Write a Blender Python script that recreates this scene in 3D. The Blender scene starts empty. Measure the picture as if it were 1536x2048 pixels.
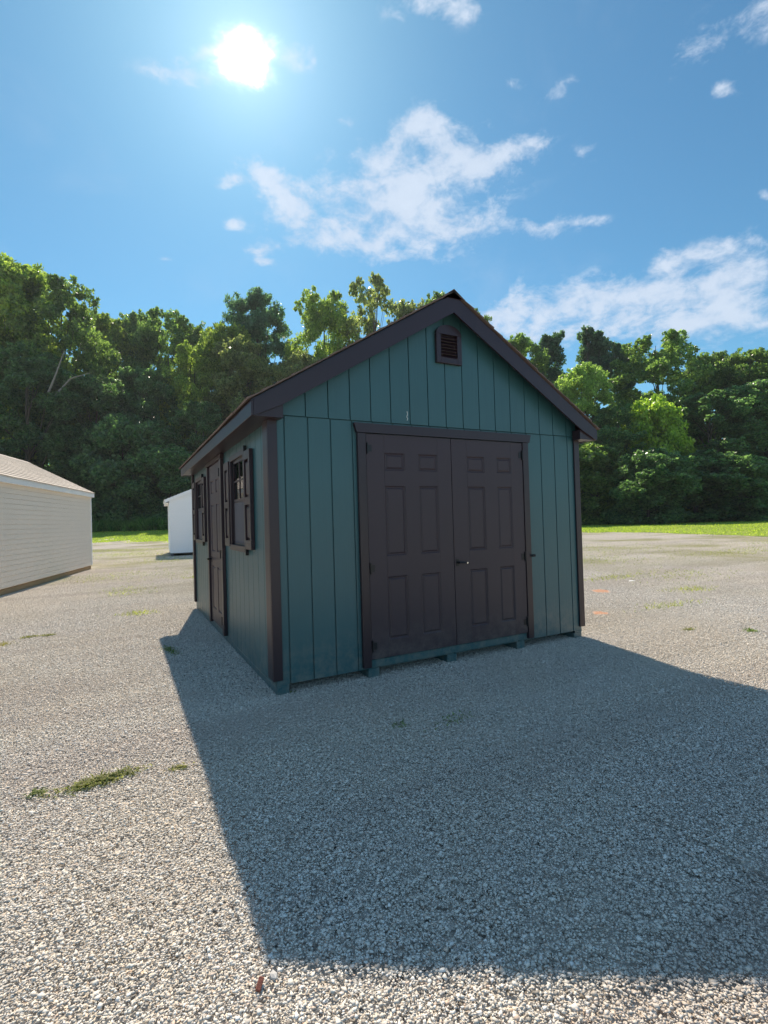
import bpy, bmesh, math, random
import numpy as np
from mathutils import Vector, Matrix, noise as mnoise
random.seed(7); rng = np.random.default_rng(7)
sc = bpy.context.scene
COL = sc.collection

# ---------------------------------------------------------------- camera
cam_d = bpy.data.cameras.new('camera'); cam = bpy.data.objects.new('camera', cam_d); COL.objects.link(cam)
R_ = Vector((0.88391421, -0.46674918, -0.0289979)); U_ = Vector((0.01822258, -0.02758409, 0.99945338)); F_ = Vector((0.46729393, 0.88395946, 0.01587659))
CAM = Vector((-1.0713, -3.9424, 1.3546))
m = Matrix((( R_.x, U_.x, -F_.x, CAM.x), (R_.y, U_.y, -F_.y, CAM.y), (R_.z, U_.z, -F_.z, CAM.z), (0, 0, 0, 1)))
cam.matrix_world = m
cam_d.sensor_fit = 'VERTICAL'; cam_d.sensor_height = 36; cam_d.sensor_width = 27
cam_d.lens = 17.43; cam_d.clip_start = 0.05; cam_d.clip_end = 3000
sc.camera = cam

# ---------------------------------------------------------------- light and exposure
SUN_AZ, SUN_EL = math.radians(12.3), math.radians(46.1)
SUNDIR = Vector((math.sin(SUN_AZ)*math.cos(SUN_EL), math.cos(SUN_AZ)*math.cos(SUN_EL), math.sin(SUN_EL)))
SKY_STRENGTH = 0.092
sun_d = bpy.data.lights.new('sun', 'SUN'); sun = bpy.data.objects.new('sun', sun_d); COL.objects.link(sun)
sun_d.energy = 5.0; sun_d.angle = math.radians(0.53); sun_d.color = (1.0, 0.88, 0.73)
sun.rotation_euler = (-SUNDIR).to_track_quat('-Z', 'Y').to_euler()
sc.view_settings.view_transform = 'Standard'; sc.view_settings.look = 'None'
sc.view_settings.exposure = 0.48; sc.view_settings.gamma = 1.0; sc.view_settings.use_curve_mapping = False
sc.cycles.max_bounces = 8; sc.cycles.diffuse_bounces = 4; sc.cycles.transparent_max_bounces = 12

CLOUDS=[
    ((0.399, 0.737, 0.546),(9.08, -4.7, -0.3),(4.17, 8.82, -14.95),1.10),
    ((0.307, 0.793, 0.526),(11.51, -4.24, -0.33),(5.93, 12.64, -22.53),1.15),
    ((0.41, 0.693, 0.593),(19.35, -10.9, -0.65),(6.24, 13.03, -19.52),0.95),
    ((0.504, 0.635, 0.585),(10.02, -5.74, -2.39),(3.72, 16.46, -21.08),1.15),
    ((0.43, 0.645, 0.632),(28.38, -17.93, -1.01),(10.47, 21.65, -29.23),0.80),
    ((0.576, 0.57, 0.586),(15.8, -21.67, 5.53),(29.21, 27.04, -55.0),0.80),
    ((0.364, 0.788, 0.497),(12.49, -4.11, -2.64),(2.51, 18.99, -31.94),1.05),
    ((0.233, 0.792, 0.564),(16.45, 1.2, -8.49),(-11.98, 33.64, -42.29),1.15),
    ((0.169, 0.813, 0.558),(39.23, -7.51, -0.92),(23.93, 50.33, -80.57),1.00),
    ((0.522, 0.692, 0.499),(10.28, -11.1, 4.65),(11.09, 6.37, -20.42),1.00),
    ((0.625, 0.61, 0.487),(11.91, -11.78, -0.54),(13.31, 28.48, -52.74),0.90),
    ((0.229, 0.849, 0.477),(17.31, -6.19, 2.71),(25.17, 28.0, -61.98),0.95),
    ((0.229, 0.859, 0.458),(35.67, -7.43, -3.93),(16.19, 61.83, -123.91),0.70),
    ((0.442, 0.766, 0.466),(16.24, -9.04, -0.55),(17.33, 37.68, -78.34),0.60),
    ((0.587, 0.512, 0.627),(12.13, -35.37, 17.53),(48.25, 12.55, -55.39),0.75),
    ((0.619, 0.495, 0.611),(33.63, -39.96, -1.72),(28.93, 59.6, -77.58),0.85),
    ((0.533, 0.548, 0.645),(26.17, -41.6, 13.73),(45.62, 36.78, -68.97),0.55),
    ((0.651, 0.519, 0.554),(26.39, -31.63, -1.35),(14.33, 29.92, -44.81),0.60),
    ((0.734, 0.364, 0.573),(27.89, -53.1, -1.97),(27.79, 57.11, -71.94),0.80),
    ((0.695, 0.372, 0.616),(3.45, -19.07, 7.63),(31.51, 4.95, -38.53),0.62),
    ((0.715, 0.322, 0.62),(5.82, -22.38, 4.9),(18.77, 14.55, -29.21),0.60),
    ((0.387, 0.572, 0.724),(11.46, -5.86, -1.5),(14.13, 35.84, -35.85),0.85),
    ((0.747, 0.551, 0.371),(3.57, -5.22, 0.57),(7.69, 7.99, -27.39),0.78),
    ((0.661, 0.662, 0.355),(6.57, -6.4, -0.3),(2.94, 6.68, -17.93),0.95),
    ((0.844, 0.43, 0.322),(4.31, -8.23, -0.31),(3.7, 8.29, -20.76),0.72),
    ((0.841, 0.391, 0.374),(6.28, -15.09, 1.68),(9.08, 8.07, -28.84),0.65),
    ((0.791, 0.457, 0.407),(7.67, -16.12, 3.22),(21.51, 12.3, -55.63),0.75),
    ((0.77, 0.551, 0.323),(3.27, -4.46, -0.18),(4.04, 9.23, -25.4),0.80),
    ((0.821, 0.356, 0.445),(33.61, -74.14, -2.66),(27.93, 59.02, -98.81),0.80),
    ((0.096, 0.751, 0.653),(18.81, -0.05, -2.7),(16.48, 55.72, -66.5),1.00),
    ((0.114, 0.729, 0.675),(23.15, -9.08, 5.9),(58.48, 67.78, -83.08),0.85),
    ((0.251, 0.681, 0.688),(25.93, -8.82, -0.72),(19.73, 40.29, -47.1),0.70),
    ((0.075, 0.891, 0.447),(92.44, -6.86, -1.87),(52.52, 114.15, -236.42),0.70),
    ((0.174, 0.846, 0.505),(60.59, -11.6, -1.42),(29.78, 63.65, -116.88),0.60),
    ((0.33, 0.7, 0.633),(38.61, -17.12, -1.18),(36.84, 76.19, -103.5),0.40),
    ((0.687, 0.548, 0.477),(14.27, -17.26, -0.74),(22.07, 47.12, -85.82),0.50),
]


def build_world():
    w = bpy.data.worlds.new('World'); sc.world = w; w.use_nodes = True
    nt = w.node_tree; nt.nodes.clear(); N = nt.nodes.new; L = nt.links.new
    def mth(op, a, b=None, c=None, clamp=False):
        n = N('ShaderNodeMath'); n.operation = op; n.use_clamp = clamp
        for i, v in enumerate((a, b, c)):
            if v is None: continue
            if isinstance(v, (int, float)): n.inputs[i].default_value = v
            else: L(v, n.inputs[i])
        return n.outputs[0]
    def dot(v, c):
        n = N('ShaderNodeVectorMath'); n.operation = 'DOT_PRODUCT'; L(v, n.inputs[0]); n.inputs[1].default_value = c
        return n.outputs['Value']
    def mix(f, a, b, bt='MIX'):
        n = N('ShaderNodeMix'); n.data_type = 'RGBA'; n.blend_type = bt
        if isinstance(f, (int, float)): n.inputs[0].default_value = f
        else: L(f, n.inputs[0])
        for i, v in ((6, a), (7, b)):
            if isinstance(v, tuple): n.inputs[i].default_value = v
            else: L(v, n.inputs[i])
        return n.outputs[2]
    def sstep(v, a, b):
        n = N('ShaderNodeMapRange'); n.interpolation_type = 'SMOOTHSTEP'; L(v, n.inputs[0])
        n.inputs[1].default_value = a; n.inputs[2].default_value = b
        return n.outputs[0]
    out = N('ShaderNodeOutputWorld'); bg = N('ShaderNodeBackground'); L(bg.outputs[0], out.inputs[0])
    sky = N('ShaderNodeTexSky'); sky.sky_type = 'NISHITA'; sky.sun_disc = False
    sky.sun_elevation = SUN_EL; sky.sun_rotation = SUN_AZ
    sky.air_density = 1.0; sky.dust_density = 0.3; sky.ozone_density = 2.0; sky.altitude = 100
    tc = N('ShaderNodeTexCoord'); d = tc.outputs['Generated']
    base = mix(1.0, sky.outputs[0], SKYTINT, 'MULTIPLY')
    # blobs that say where the clouds stand (directions on the sky), broken up by noise
    S = None
    # (strengths are scaled a little below)
    for c, t1, t2, s in CLOUDS:
        a = dot(d, t1); b = dot(d, t2)
        r2 = mth('ADD', mth('MULTIPLY', a, a), mth('MULTIPLY', b, b))
        e = mth('MULTIPLY', mth('POWER', 2.718, mth('MULTIPLY', r2, -0.9)), s)
        e = mth('MULTIPLY', e, mth('GREATER_THAN', dot(d, c), 0.0))
        S = e if S is None else mth('ADD', S, e)
    # coordinates on a flat cloud layer
    z = mth('MAXIMUM', dot(d, (0, 0, 1)), 0.06)
    sep = N('ShaderNodeSeparateXYZ'); L(d, sep.inputs[0])
    cb = N('ShaderNodeCombineXYZ'); L(sep.outputs[0], cb.inputs[0]); L(sep.outputs[1], cb.inputs[1]); L(mth('MULTIPLY', z, 1.7), cb.inputs[2])
    def noise(sc_, det, rough, dist=0.0, off=(0, 0, 0)):
        mp = N('ShaderNodeMapping'); L(cb.outputs[0], mp.inputs[0]); mp.inputs['Location'].default_value = off
        n = N('ShaderNodeTexNoise'); L(mp.outputs[0], n.inputs['Vector']); n.inputs['Scale'].default_value = sc_
        n.inputs['Detail'].default_value = det; n.inputs['Roughness'].default_value = rough; n.inputs['Distortion'].default_value = dist
        return n.outputs['Fac']
    n1 = noise(15.0, 8, 0.60, 0.3); n2 = noise(4.0, 6, 0.6, 0.5, (4, 2, 0)); n3 = noise(50.0, 5, 0.65, 0.5, (1, 7, 0))
    Sc = mth('MINIMUM', mth('MULTIPLY', S, 1.1), 1.15)
    v = mth('ADD', Sc, mth('MULTIPLY', mth('SUBTRACT', n1, 0.5), 3.3))
    v = mth('ADD', v, mth('MULTIPLY', mth('SUBTRACT', n3, 0.5), 1.1))
    dens = mth('MULTIPLY', sstep(v, 0.32, 1.5), sstep(Sc, 0.04, 0.40))
    dens = mth('MULTIPLY', dens, 0.9)
    # unseen cloud added behind and beside the view, to fill the shade
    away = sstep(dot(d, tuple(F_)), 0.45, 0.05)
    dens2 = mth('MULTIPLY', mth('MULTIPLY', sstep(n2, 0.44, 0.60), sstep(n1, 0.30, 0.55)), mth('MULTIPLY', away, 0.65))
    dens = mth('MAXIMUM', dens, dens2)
    faint = mth('MULTIPLY', sstep(n2, 0.5, 0.85), 0.16)
    dens = mth('MAXIMUM', dens, faint)
    cl = mix(n1, (4.1, 5.0, 6.4, 1), (6.1, 6.8, 7.8, 1))
    cl = mix(away, cl, (5.2, 7.4, 10.5, 1))       # unseen clouds made brighter and bluer to lift the shade
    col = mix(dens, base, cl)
    # the sun behind thin bright cloud
    sd = Vector(SUNPOS).normalized()
    ct = dot(d, tuple(sd))
    ang = mth('ARCCOSINE', mth('MINIMUM', ct, 1.0))
    sa, sb = dot(d, (23.83, -5.23, -0.58)), dot(d, (10.14, 22.84, -26.44))
    rad = mth('SQRT', mth('ADD', mth('MULTIPLY', sa, sa), mth('MULTIPLY', sb, sb)))
    angn = mth('ADD', rad, mth('MULTIPLY', mth('SUBTRACT', n1, 0.5), 2.6))
    core = mth('POWER', 2.718, mth('MULTIPLY', mth('POWER', mth('DIVIDE', mth('MAXIMUM', angn, 0.0), 0.74), 2.4), -1.0))
    halo = mth('POWER', 2.718, mth('MULTIPLY', ang, -15.0))
    halo2 = mth('POWER', 2.718, mth('MULTIPLY', ang, -4.0))
    def sca(f, k):
        n = N('ShaderNodeVectorMath'); n.operation = 'SCALE'; n.inputs[0].default_value = k; L(f, n.inputs['Scale']); return n.outputs[0]
    core = mth('MULTIPLY', core, mth('GREATER_THAN', ct, 0.5))
    col = mix(1.0, col, sca(core, (40, 40, 40)), 'ADD')
    col = mix(1.0, col, sca(halo, (3.0, 3.1, 3.3)), 'ADD')
    col = mix(1.0, col, sca(halo2, (0.05, 0.08, 0.1)), 'ADD')
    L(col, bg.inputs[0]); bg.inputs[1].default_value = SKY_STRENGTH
SKYTINT = (0.50, 0.91, 0.97, 1)
SUNPOS = (0.1731, 0.713, 0.6794)
build_world()

# ---------------------------------------------------------------- materials
def newmat(name):
    m = bpy.data.materials.new(name); m.use_nodes = True
    nt = m.node_tree; b = nt.nodes['Principled BSDF']
    return m, nt, b
def paint(name, col, rough=0.5, var=0.12, grain=None, bump=0.25, scale=4.0, spec=0.4, dirt=0.0):
    m, nt, b = newmat(name); N = nt.nodes.new; L = nt.links.new
    tc = N('ShaderNodeTexCoord'); mp = N('ShaderNodeMapping'); L(tc.outputs['Object'], mp.inputs[0])
    if grain: mp.inputs['Scale'].default_value = grain
    n = N('ShaderNodeTexNoise'); L(mp.outputs[0], n.inputs['Vector']); n.inputs['Scale'].default_value = scale; n.inputs['Detail'].default_value = 6; n.inputs['Roughness'].default_value = 0.6
    n2 = N('ShaderNodeTexNoise'); L(tc.outputs['Object'], n2.inputs['Vector']); n2.inputs['Scale'].default_value = 1.3; n2.inputs['Detail'].default_value = 5
    oi = N('ShaderNodeObjectInfo')
    a = N('ShaderNodeMath'); a.operation = 'ADD'; L(n.outputs['Fac'], a.inputs[0]); L(n2.outputs['Fac'], a.inputs[1])
    a2 = N('ShaderNodeMath'); a2.operation = 'MULTIPLY_ADD'; L(oi.outputs['Random'], a2.inputs[0]); a2.inputs[1].default_value = 0.25; L(a.outputs[0], a2.inputs[2])
    mr = N('ShaderNodeMapRange'); L(a2.outputs[0], mr.inputs[0]); mr.inputs[1].default_value = 0.6; mr.inputs[2].default_value = 1.65
    mr.inputs[3].default_value = 1 - var; mr.inputs[4].default_value = 1 + var
    mx = N('ShaderNodeVectorMath'); mx.operation = 'SCALE'; mx.inputs[0].default_value = col; L(mr.outputs[0], mx.inputs['Scale'])
    L(mx.outputs[0], b.inputs['Base Color']); b.inputs['Roughness'].default_value = rough
    b.inputs['Specular IOR Level'].default_value = spec
    if dirt:
        geo = N('ShaderNodeNewGeometry'); sx = N('ShaderNodeSeparateXYZ'); L(geo.outputs['Position'], sx.inputs[0])
        dn = N('ShaderNodeTexNoise'); L(geo.outputs['Position'], dn.inputs['Vector']); dn.inputs['Scale'].default_value = 9; dn.inputs['Detail'].default_value = 8; dn.inputs['Roughness'].default_value = 0.75
        zz = N('ShaderNodeMapRange'); L(sx.outputs[2], zz.inputs[0]); zz.inputs[1].default_value = 0.45; zz.inputs[2].default_value = 0.0; zz.inputs[3].default_value = 0.0; zz.inputs[4].default_value = 0.9
        nn = N('ShaderNodeMapRange'); L(dn.outputs['Fac'], nn.inputs[0]); nn.inputs[1].default_value = 0.42; nn.inputs[2].default_value = 0.75
        mm = N('ShaderNodeMath'); mm.operation = 'MULTIPLY'; L(zz.outputs[0], mm.inputs[0]); L(nn.outputs[0], mm.inputs[1])
        m3 = N('ShaderNodeMath'); m3.operation = 'MULTIPLY'; L(mm.outputs[0], m3.inputs[0]); m3.inputs[1].default_value = dirt
        dx = N('ShaderNodeMix'); dx.data_type = 'RGBA'; L(m3.outputs[0], dx.inputs[0]); L(mx.outputs[0], dx.inputs[6]); dx.inputs[7].default_value = (0.30, 0.26, 0.21, 1); L(dx.outputs[2], b.inputs['Base Color'])
    if bump:
        bp = N('ShaderNodeBump'); bp.inputs['Strength'].default_value = bump; bp.inputs['Distance'].default_value = 0.003
        L(n.outputs['Fac'], bp.inputs['Height']); L(bp.outputs[0], b.inputs['Normal'])
    return m
M = {}
M['teal'] = paint('teal_siding_paint', (0.032, 0.102, 0.113), 0.38, 0.10, (1, 1, 0.06), 0.4, 55, 0.6, 0.8)
M['tealside'] = M['teal']
M['trim'] = paint('plum_brown_trim_paint', (0.028, 0.015, 0.021), 0.36, 0.10, None, 0.2, 30, 0.5)
M['door'] = paint('plum_brown_door_paint', (0.048, 0.031, 0.039), 0.42, 0.08, None, 0.12, 50, 0.4, 0.5)
M['black'] = paint('black_metal', (0.012, 0.012, 0.014), 0.35, 0.1, None, 0)
M['metal'] = paint('bright_metal', (0.6, 0.6, 0.58), 0.25, 0.05, None, 0)
M['metal'].node_tree.nodes['Principled BSDF'].inputs['Metallic'].default_value = 1
M['shingle'] = paint('brown_shingle_grit', (0.17, 0.125, 0.105), 0.9, 0.35, None, 0.6, 160)
M['tanshingle'] = paint('tan_shingle_grit', (0.45, 0.395, 0.345), 0.9, 0.25, None, 0.6, 120)
M['beige'] = paint('beige_vinyl', (0.86, 0.755, 0.645), 0.5, 0.04, None, 0.08, 60)
M['white'] = paint('white_vinyl', (0.87, 0.87, 0.87), 0.45, 0.03, None, 0.05, 40)
M['lumber'] = paint('treated_lumber', (0.38, 0.25, 0.13), 0.8, 0.25, (1, 1, 10), 0.3, 5)
M['osb'] = paint('inside_wood', (0.42, 0.25, 0.14), 0.8, 0.2, (1, 1, 0.3), 0.3, 12)
M['dark'] = paint('dark_screen_and_void', (0.10, 0.095, 0.105), 0.7, 0.05, None, 0)
M['clay'] = paint('orange_clay', (0.42, 0.22, 0.13), 0.95, 0.25, None, 0.8, 60)
M['brick'] = paint('red_brick', (0.26, 0.09, 0.06), 0.9, 0.2, None, 0.8, 120)
M['paper'] = paint('white_scrap', (0.85, 0.84, 0.80), 0.7, 0.03, None, 0)
M['bark'] = paint('bark', (0.10, 0.08, 0.065), 0.9, 0.35, (1, 1, 0.2), 0.6, 6)
M['palebark'] = paint('pale_bark', (0.24, 0.22, 0.19), 0.85, 0.2, (1, 1, 0.2), 0.3, 6)
def glassmat():
    m = bpy.data.materials.new('window_glass'); m.use_nodes = True; nt = m.node_tree; nt.nodes.clear(); N = nt.nodes.new; L = nt.links.new
    o = N('ShaderNodeOutputMaterial'); t = N('ShaderNodeBsdfTransparent'); g = N('ShaderNodeBsdfGlossy'); g.inputs['Roughness'].default_value = 0.02
    t.inputs[0].default_value = (0.85, 0.88, 0.87, 1)
    f = N('ShaderNodeFresnel'); f.inputs[0].default_value = 1.6; mx = N('ShaderNodeMixShader')
    L(f.outputs[0], mx.inputs[0]); L(t.outputs[0], mx.inputs[1]); L(g.outputs[0], mx.inputs[2]); L(mx.outputs[0], o.inputs[0]); return m
M['glass'] = glassmat()

def leafmat(name, transl=0.55, rough=0.33, spec=0.5):
    m = bpy.data.materials.new(name); m.use_nodes = True; nt = m.node_tree; nt.nodes.clear(); N = nt.nodes.new; L = nt.links.new
    o = N('ShaderNodeOutputMaterial'); oi = N('ShaderNodeObjectInfo'); at = N('ShaderNodeAttribute'); at.attribute_name = 'rnd'
    mr = N('ShaderNodeMapRange'); L(at.outputs['Fac'], mr.inputs[0]); mr.inputs[3].default_value = 0.55; mr.inputs[4].default_value = 1.5
    sc_ = N('ShaderNodeVectorMath'); sc_.operation = 'SCALE'; L(oi.outputs['Color'], sc_.inputs[0]); L(mr.outputs[0], sc_.inputs['Scale'])
    hs = N('ShaderNodeHueSaturation'); L(sc_.outputs[0], hs.inputs['Color'])
    m2 = N('ShaderNodeMapRange'); L(at.outputs['Fac'], m2.inputs[0]); m2.inputs[3].default_value = 0.52; m2.inputs[4].default_value = 0.475
    L(m2.outputs[0], hs.inputs['Hue'])
    b = N('ShaderNodeBsdfPrincipled'); L(hs.outputs[0], b.inputs['Base Color']); b.inputs['Roughness'].default_value = rough; b.inputs['Specular IOR Level'].default_value = spec
    t = N('ShaderNodeBsdfTranslucent'); ty = N('ShaderNodeVectorMath'); ty.operation = 'MULTIPLY'; ty.inputs[1].default_value = (2.35, 2.7, 1.4); L(hs.outputs[0], ty.inputs[0]); L(ty.outputs[0], t.inputs[0])
    mx = N('ShaderNodeMixShader'); mx.inputs[0].default_value = transl; L(b.outputs[0], mx.inputs[1]); L(t.outputs[0], mx.inputs[2]); L(mx.outputs[0], o.inputs[0])
    return m
M['leaf'] = leafmat('tree_leaf'); M['grass'] = leafmat('grass_blade', 0.4, 0.65, 0.15)

# ---------------------------------------------------------------- object helpers
def tag(o, label=None, cat=None, group=None, kind=None):
    if label: o['label'] = label
    if cat: o['category'] = cat
    if group: o['group'] = group
    if kind: o['kind'] = kind
    return o
def empty(name, loc, rz=0):
    o = bpy.data.objects.new(name, None); COL.objects.link(o); o.location = loc; o.rotation_euler = (0, 0, rz); o.empty_display_size = 0.3
    return o
class MB:
    def __init__(s): s.v = []; s.f = []
    def add(s, vs, fs):
        k = len(s.v); s.v += [tuple(v) for v in vs]; s.f += [tuple(i + k for i in f) for f in fs]; return s
    def box(s, a, b, c=0.0):
        (x0, y0, z0), (x1, y1, z1) = a, b
        if c <= 0:
            vs = [(x0,y0,z0),(x1,y0,z0),(x1,y1,z0),(x0,y1,z0),(x0,y0,z1),(x1,y0,z1),(x1,y1,z1),(x0,y1,z1)]
            return s.add(vs, [(3,2,1,0),(4,5,6,7),(0,1,5,4),(1,2,6,5),(2,3,7,6),(3,0,4,7)])
        bm = bmesh.new(); bmesh.ops.create_cube(bm, size=1)
        for v in bm.verts:
            v.co = ((x0+x1)/2 + v.co.x*(x1-x0), (y0+y1)/2 + v.co.y*(y1-y0), (z0+z1)/2 + v.co.z*(z1-z0))
        bmesh.ops.bevel(bm, geom=bm.edges[:], offset=c, segments=1, affect='EDGES')
        bm.verts.index_update()
        s.add([v.co[:] for v in bm.verts], [[v.index for v in f.verts] for f in bm.faces]); bm.free(); return s
    def prism(s, poly, axis, a, b):
        """poly = list of 2-D points, extruded from a to b along axis (0,1,2)"""
        n = len(poly)
        def P(p, t):
            q = list(p); q.insert(axis, t); return q
        vs = [P(p, a) for p in poly] + [P(p, b) for p in poly]
        fs = [tuple(range(n))[::-1], tuple(range(n, 2*n))] + [(i, (i+1) % n, n+(i+1) % n, n+i) for i in range(n)]
        return s.add(vs, fs)
    def tube(s, pts, rad, n=8):
        pts = [Vector(p) for p in pts]; k = len(pts)
        if not hasattr(rad, '__len__'): rad = [rad]*k
        vs = []; fs = []
        for i, p in enumerate(pts):
            t = (pts[min(i+1, k-1)] - pts[max(i-1, 0)]).normalized()
            a = t.orthogonal().normalized() if i == 0 else (a - t*a.dot(t)).normalized()
            b = t.cross(a)
            for j in range(n):
                th = 2*math.pi*j/n; vs.append(p + (a*math.cos(th) + b*math.sin(th))*rad[i])
        for i in range(k-1):
            for j in range(n): fs.append((i*n+j, i*n+(j+1) % n, (i+1)*n+(j+1) % n, (i+1)*n+j))
        fs += [tuple(range(n))[::-1], tuple(range((k-1)*n, k*n))]
        return s.add(vs, fs)
    def mesh(s, name, mat):
        me = bpy.data.meshes.new(name); me.from_pydata(s.v, [], s.f)
        bm = bmesh.new(); bm.from_mesh(me); bmesh.ops.recalc_face_normals(bm, faces=bm.faces); bm.to_mesh(me); bm.free()
        if mat: me.materials.append(mat)
        return me
    def build(s, name, mat, parent=None, smooth=False):
        me = s.mesh(name, mat)
        if smooth: me.polygons.foreach_set('use_smooth', [True]*len(me.polygons))
        o = bpy.data.objects.new(name, me); COL.objects.link(o); o.parent = parent
        return o
def link(me, name, parent, loc=(0, 0, 0)):
    o = bpy.data.objects.new(name, me); COL.objects.link(o); o.parent = parent; o.location = loc; return o
def np_mesh(name, verts, faces_n, mat, rnd=None):
    """verts (k,3); consecutive groups of faces_n verts make the faces"""
    me = bpy.data.meshes.new(name); nv = len(verts); nf = nv // faces_n
    me.vertices.add(nv); me.vertices.foreach_set('co', np.asarray(verts, np.float32).ravel())
    me.loops.add(nv); me.loops.foreach_set('vertex_index', np.arange(nv, dtype=np.int32))
    me.polygons.add(nf); me.polygons.foreach_set('loop_start', np.arange(0, nv, faces_n, dtype=np.int32))
    me.update(calc_edges=True)
    if rnd is not None:
        a = me.attributes.new('rnd', 'FLOAT', 'POINT'); a.data.foreach_set('value', np.repeat(rnd, faces_n).astype(np.float32))
    if mat: me.materials.append(mat)
    return me

# ---------------------------------------------------------------- terrain
def ss(x, a, b):
    t = np.clip((x-a)/(b-a), 0, 1); return t*t*(3-2*t)
def DS(x, y): return 0.66*(x-CAM.x) + 0.75*(y-CAM.y), 0.75*x - 0.66*y
def ground_h(x, y):
    x = np.asarray(x, float); y = np.asarray(y, float)
    D, s = DS(x, y)
    h = -0.03 + 0.9*ss(D, 39, 53)*ss(-s, 2, 28) + 0.012*np.sin(x*0.9+0.4)*np.sin(y*0.7+1.0)*ss(np.hypot(x-1.7, y-2.4), 3.5, 7)
    h = h + 0.065*ss(x, -0.3, 1.9)*ss(-y, 1.5, 3.6)
    h = h + 2.5*ss(D, 75, 140)
    return h
def d_edge(s): return 39 - 11*ss(s, 9, 17) + 1.5*np.sin(s*0.33) + 0.9*np.sin(s*1.1+1) + 0.5*np.sin(s*2.9)
def warp(n, a, b, k):
    t = np.linspace(-1, 1, n); u = np.sinh(k*t)/np.sinh(k); return np.where(u < 0, -u*a, u*b)
xs = 2 + warp(170, -900, 900, 5.5); ys = 2 + warp(170, -900, 900, 5.5)
X, Y = np.meshgrid(xs, ys, indexing='ij'); Z = ground_h(X, Y) - 0.004 - 0.010*ss(-Y, 0.8, 1.6)*ss(-np.abs(X), -8, -5)
def grid_mesh(name, X, Y, Z, mat):
    n, k = X.shape
    me = bpy.data.meshes.new(name)
    vs = np.stack([X, Y, Z], -1).reshape(-1, 3)
    i, j = np.meshgrid(np.arange(n-1), np.arange(k-1), indexing='ij'); a = (i*k+j).ravel()
    fs = np.stack([a, a+k, a+k+1, a+1], 1)
    me.from_pydata(vs.tolist(), [], fs.tolist()); me.polygons.foreach_set('use_smooth', [True]*len(me.polygons)); me.materials.append(mat)
    o = bpy.data.objects.new(name, me); COL.objects.link(o); return o

def gravel_color_nodes(nt, rnd_socket):
    """grit colour from a 0..1 random number and the place on the lot"""
    N = nt.nodes.new; L = nt.links.new
    cr = N('ShaderNodeValToRGB'); L(rnd_socket, cr.inputs[0]); e = cr.color_ramp.elements
    stops = [(0.0, (0.05, 0.045, 0.04)), (0.05, (0.20, 0.18, 0.155)), (0.20, (0.50, 0.455, 0.395)), (0.55, (0.72, 0.665, 0.58)), (0.86, (0.84, 0.79, 0.71)), (0.93, (0.92, 0.89, 0.84)), (0.96, (0.66, 0.48, 0.36)), (1.0, (0.60, 0.52, 0.44))]
    e[0].position, e[0].color = stops[0][0], (*stops[0][1], 1); e[1].position, e[1].color = stops[-1][0], (*stops[-1][1], 1)
    for p, c in stops[1:-1]:
        q = e.new(p); q.color = (*c, 1)
    geo = N('ShaderNodeNewGeometry')
    def noise(s, det=4):
        n = N('ShaderNodeTexNoise'); L(geo.outputs['Position'], n.inputs['Vector']); n.inputs['Scale'].default_value = s; n.inputs['Detail'].default_value = det; return n.outputs['Fac']
    def mix(f, a, b, bt='MIX'):
        n = N('ShaderNodeMix'); n.data_type = 'RGBA'; n.blend_type = bt
        if isinstance(f, float): n.inputs[0].default_value = f
        else: L(f, n.inputs[0])
        for i, v in ((6, a), (7, b)):
            if isinstance(v, tuple): n.inputs[i].default_value = v
            else: L(v, n.inputs[i])
        return n.outputs[2]
    def mr(v, a, b, c, d):
        n = N('ShaderNodeMapRange'); L(v, n.inputs[0]); n.inputs[1].default_value = a; n.inputs[2].default_value = b; n.inputs[3].default_value = c; n.inputs[4].default_value = d; return n.outputs[0]
    big = noise(0.35, 5); mid = noise(1.6, 5)
    c = mix(mr(big, 0.42, 0.62, 0.0, 0.5), cr.outputs[0], (0.62, 0.54, 0.43, 1))          # dusty tan ground
    c = mix(mr(mid, 0.45, 0.65, 0.0, 0.16), c, (0.50, 0.47, 0.44, 1))
    # away from the shed the lot is older, flatter and dusted with soil and thin weeds
    vl = N('ShaderNodeVectorMath'); vl.operation = 'DISTANCE'; L(geo.outputs['Position'], vl.inputs[0]); vl.inputs[1].default_value = (0.5, -1.5, 0)
    far = mr(vl.outputs['Value'], 6.0, 20.0, 0.0, 0.6)
    c = mix(far, c, (0.66, 0.57, 0.47, 1))
    mp = N('ShaderNodeMapping'); L(geo.outputs['Position'], mp.inputs[0]); mp.inputs['Rotation'].default_value = (0, 0, 0.75); mp.inputs['Scale'].default_value = (0.10, 1.1, 1)
    rt = N('ShaderNodeTexNoise'); L(mp.outputs[0], rt.inputs['Vector']); rt.inputs['Scale'].default_value = 1.0; rt.inputs['Detail'].default_value = 5; rt.inputs['Distortion'].default_value = 0.6
    c = mix(mr(rt.outputs['Fac'], 0.50, 0.62, 0.0, 0.5), c, (0.50, 0.43, 0.37, 1))
    c = mix(mr(rt.outputs['Fac'], 0.44, 0.30, 0.0, 0.35), c, (0.72, 0.66, 0.58, 1))
    grn = noise(0.22, 6)
    n = N('ShaderNodeMath'); n.operation = 'MULTIPLY'; L(mr(grn, 0.46, 0.62, 0.0, 0.75), n.inputs[0]); L(mr(vl.outputs['Value'], 7.0, 14.0, 0.0, 1.0), n.inputs[1])
    c = mix(n.outputs[0], c, (0.36, 0.33, 0.14, 1))
    return c
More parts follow.
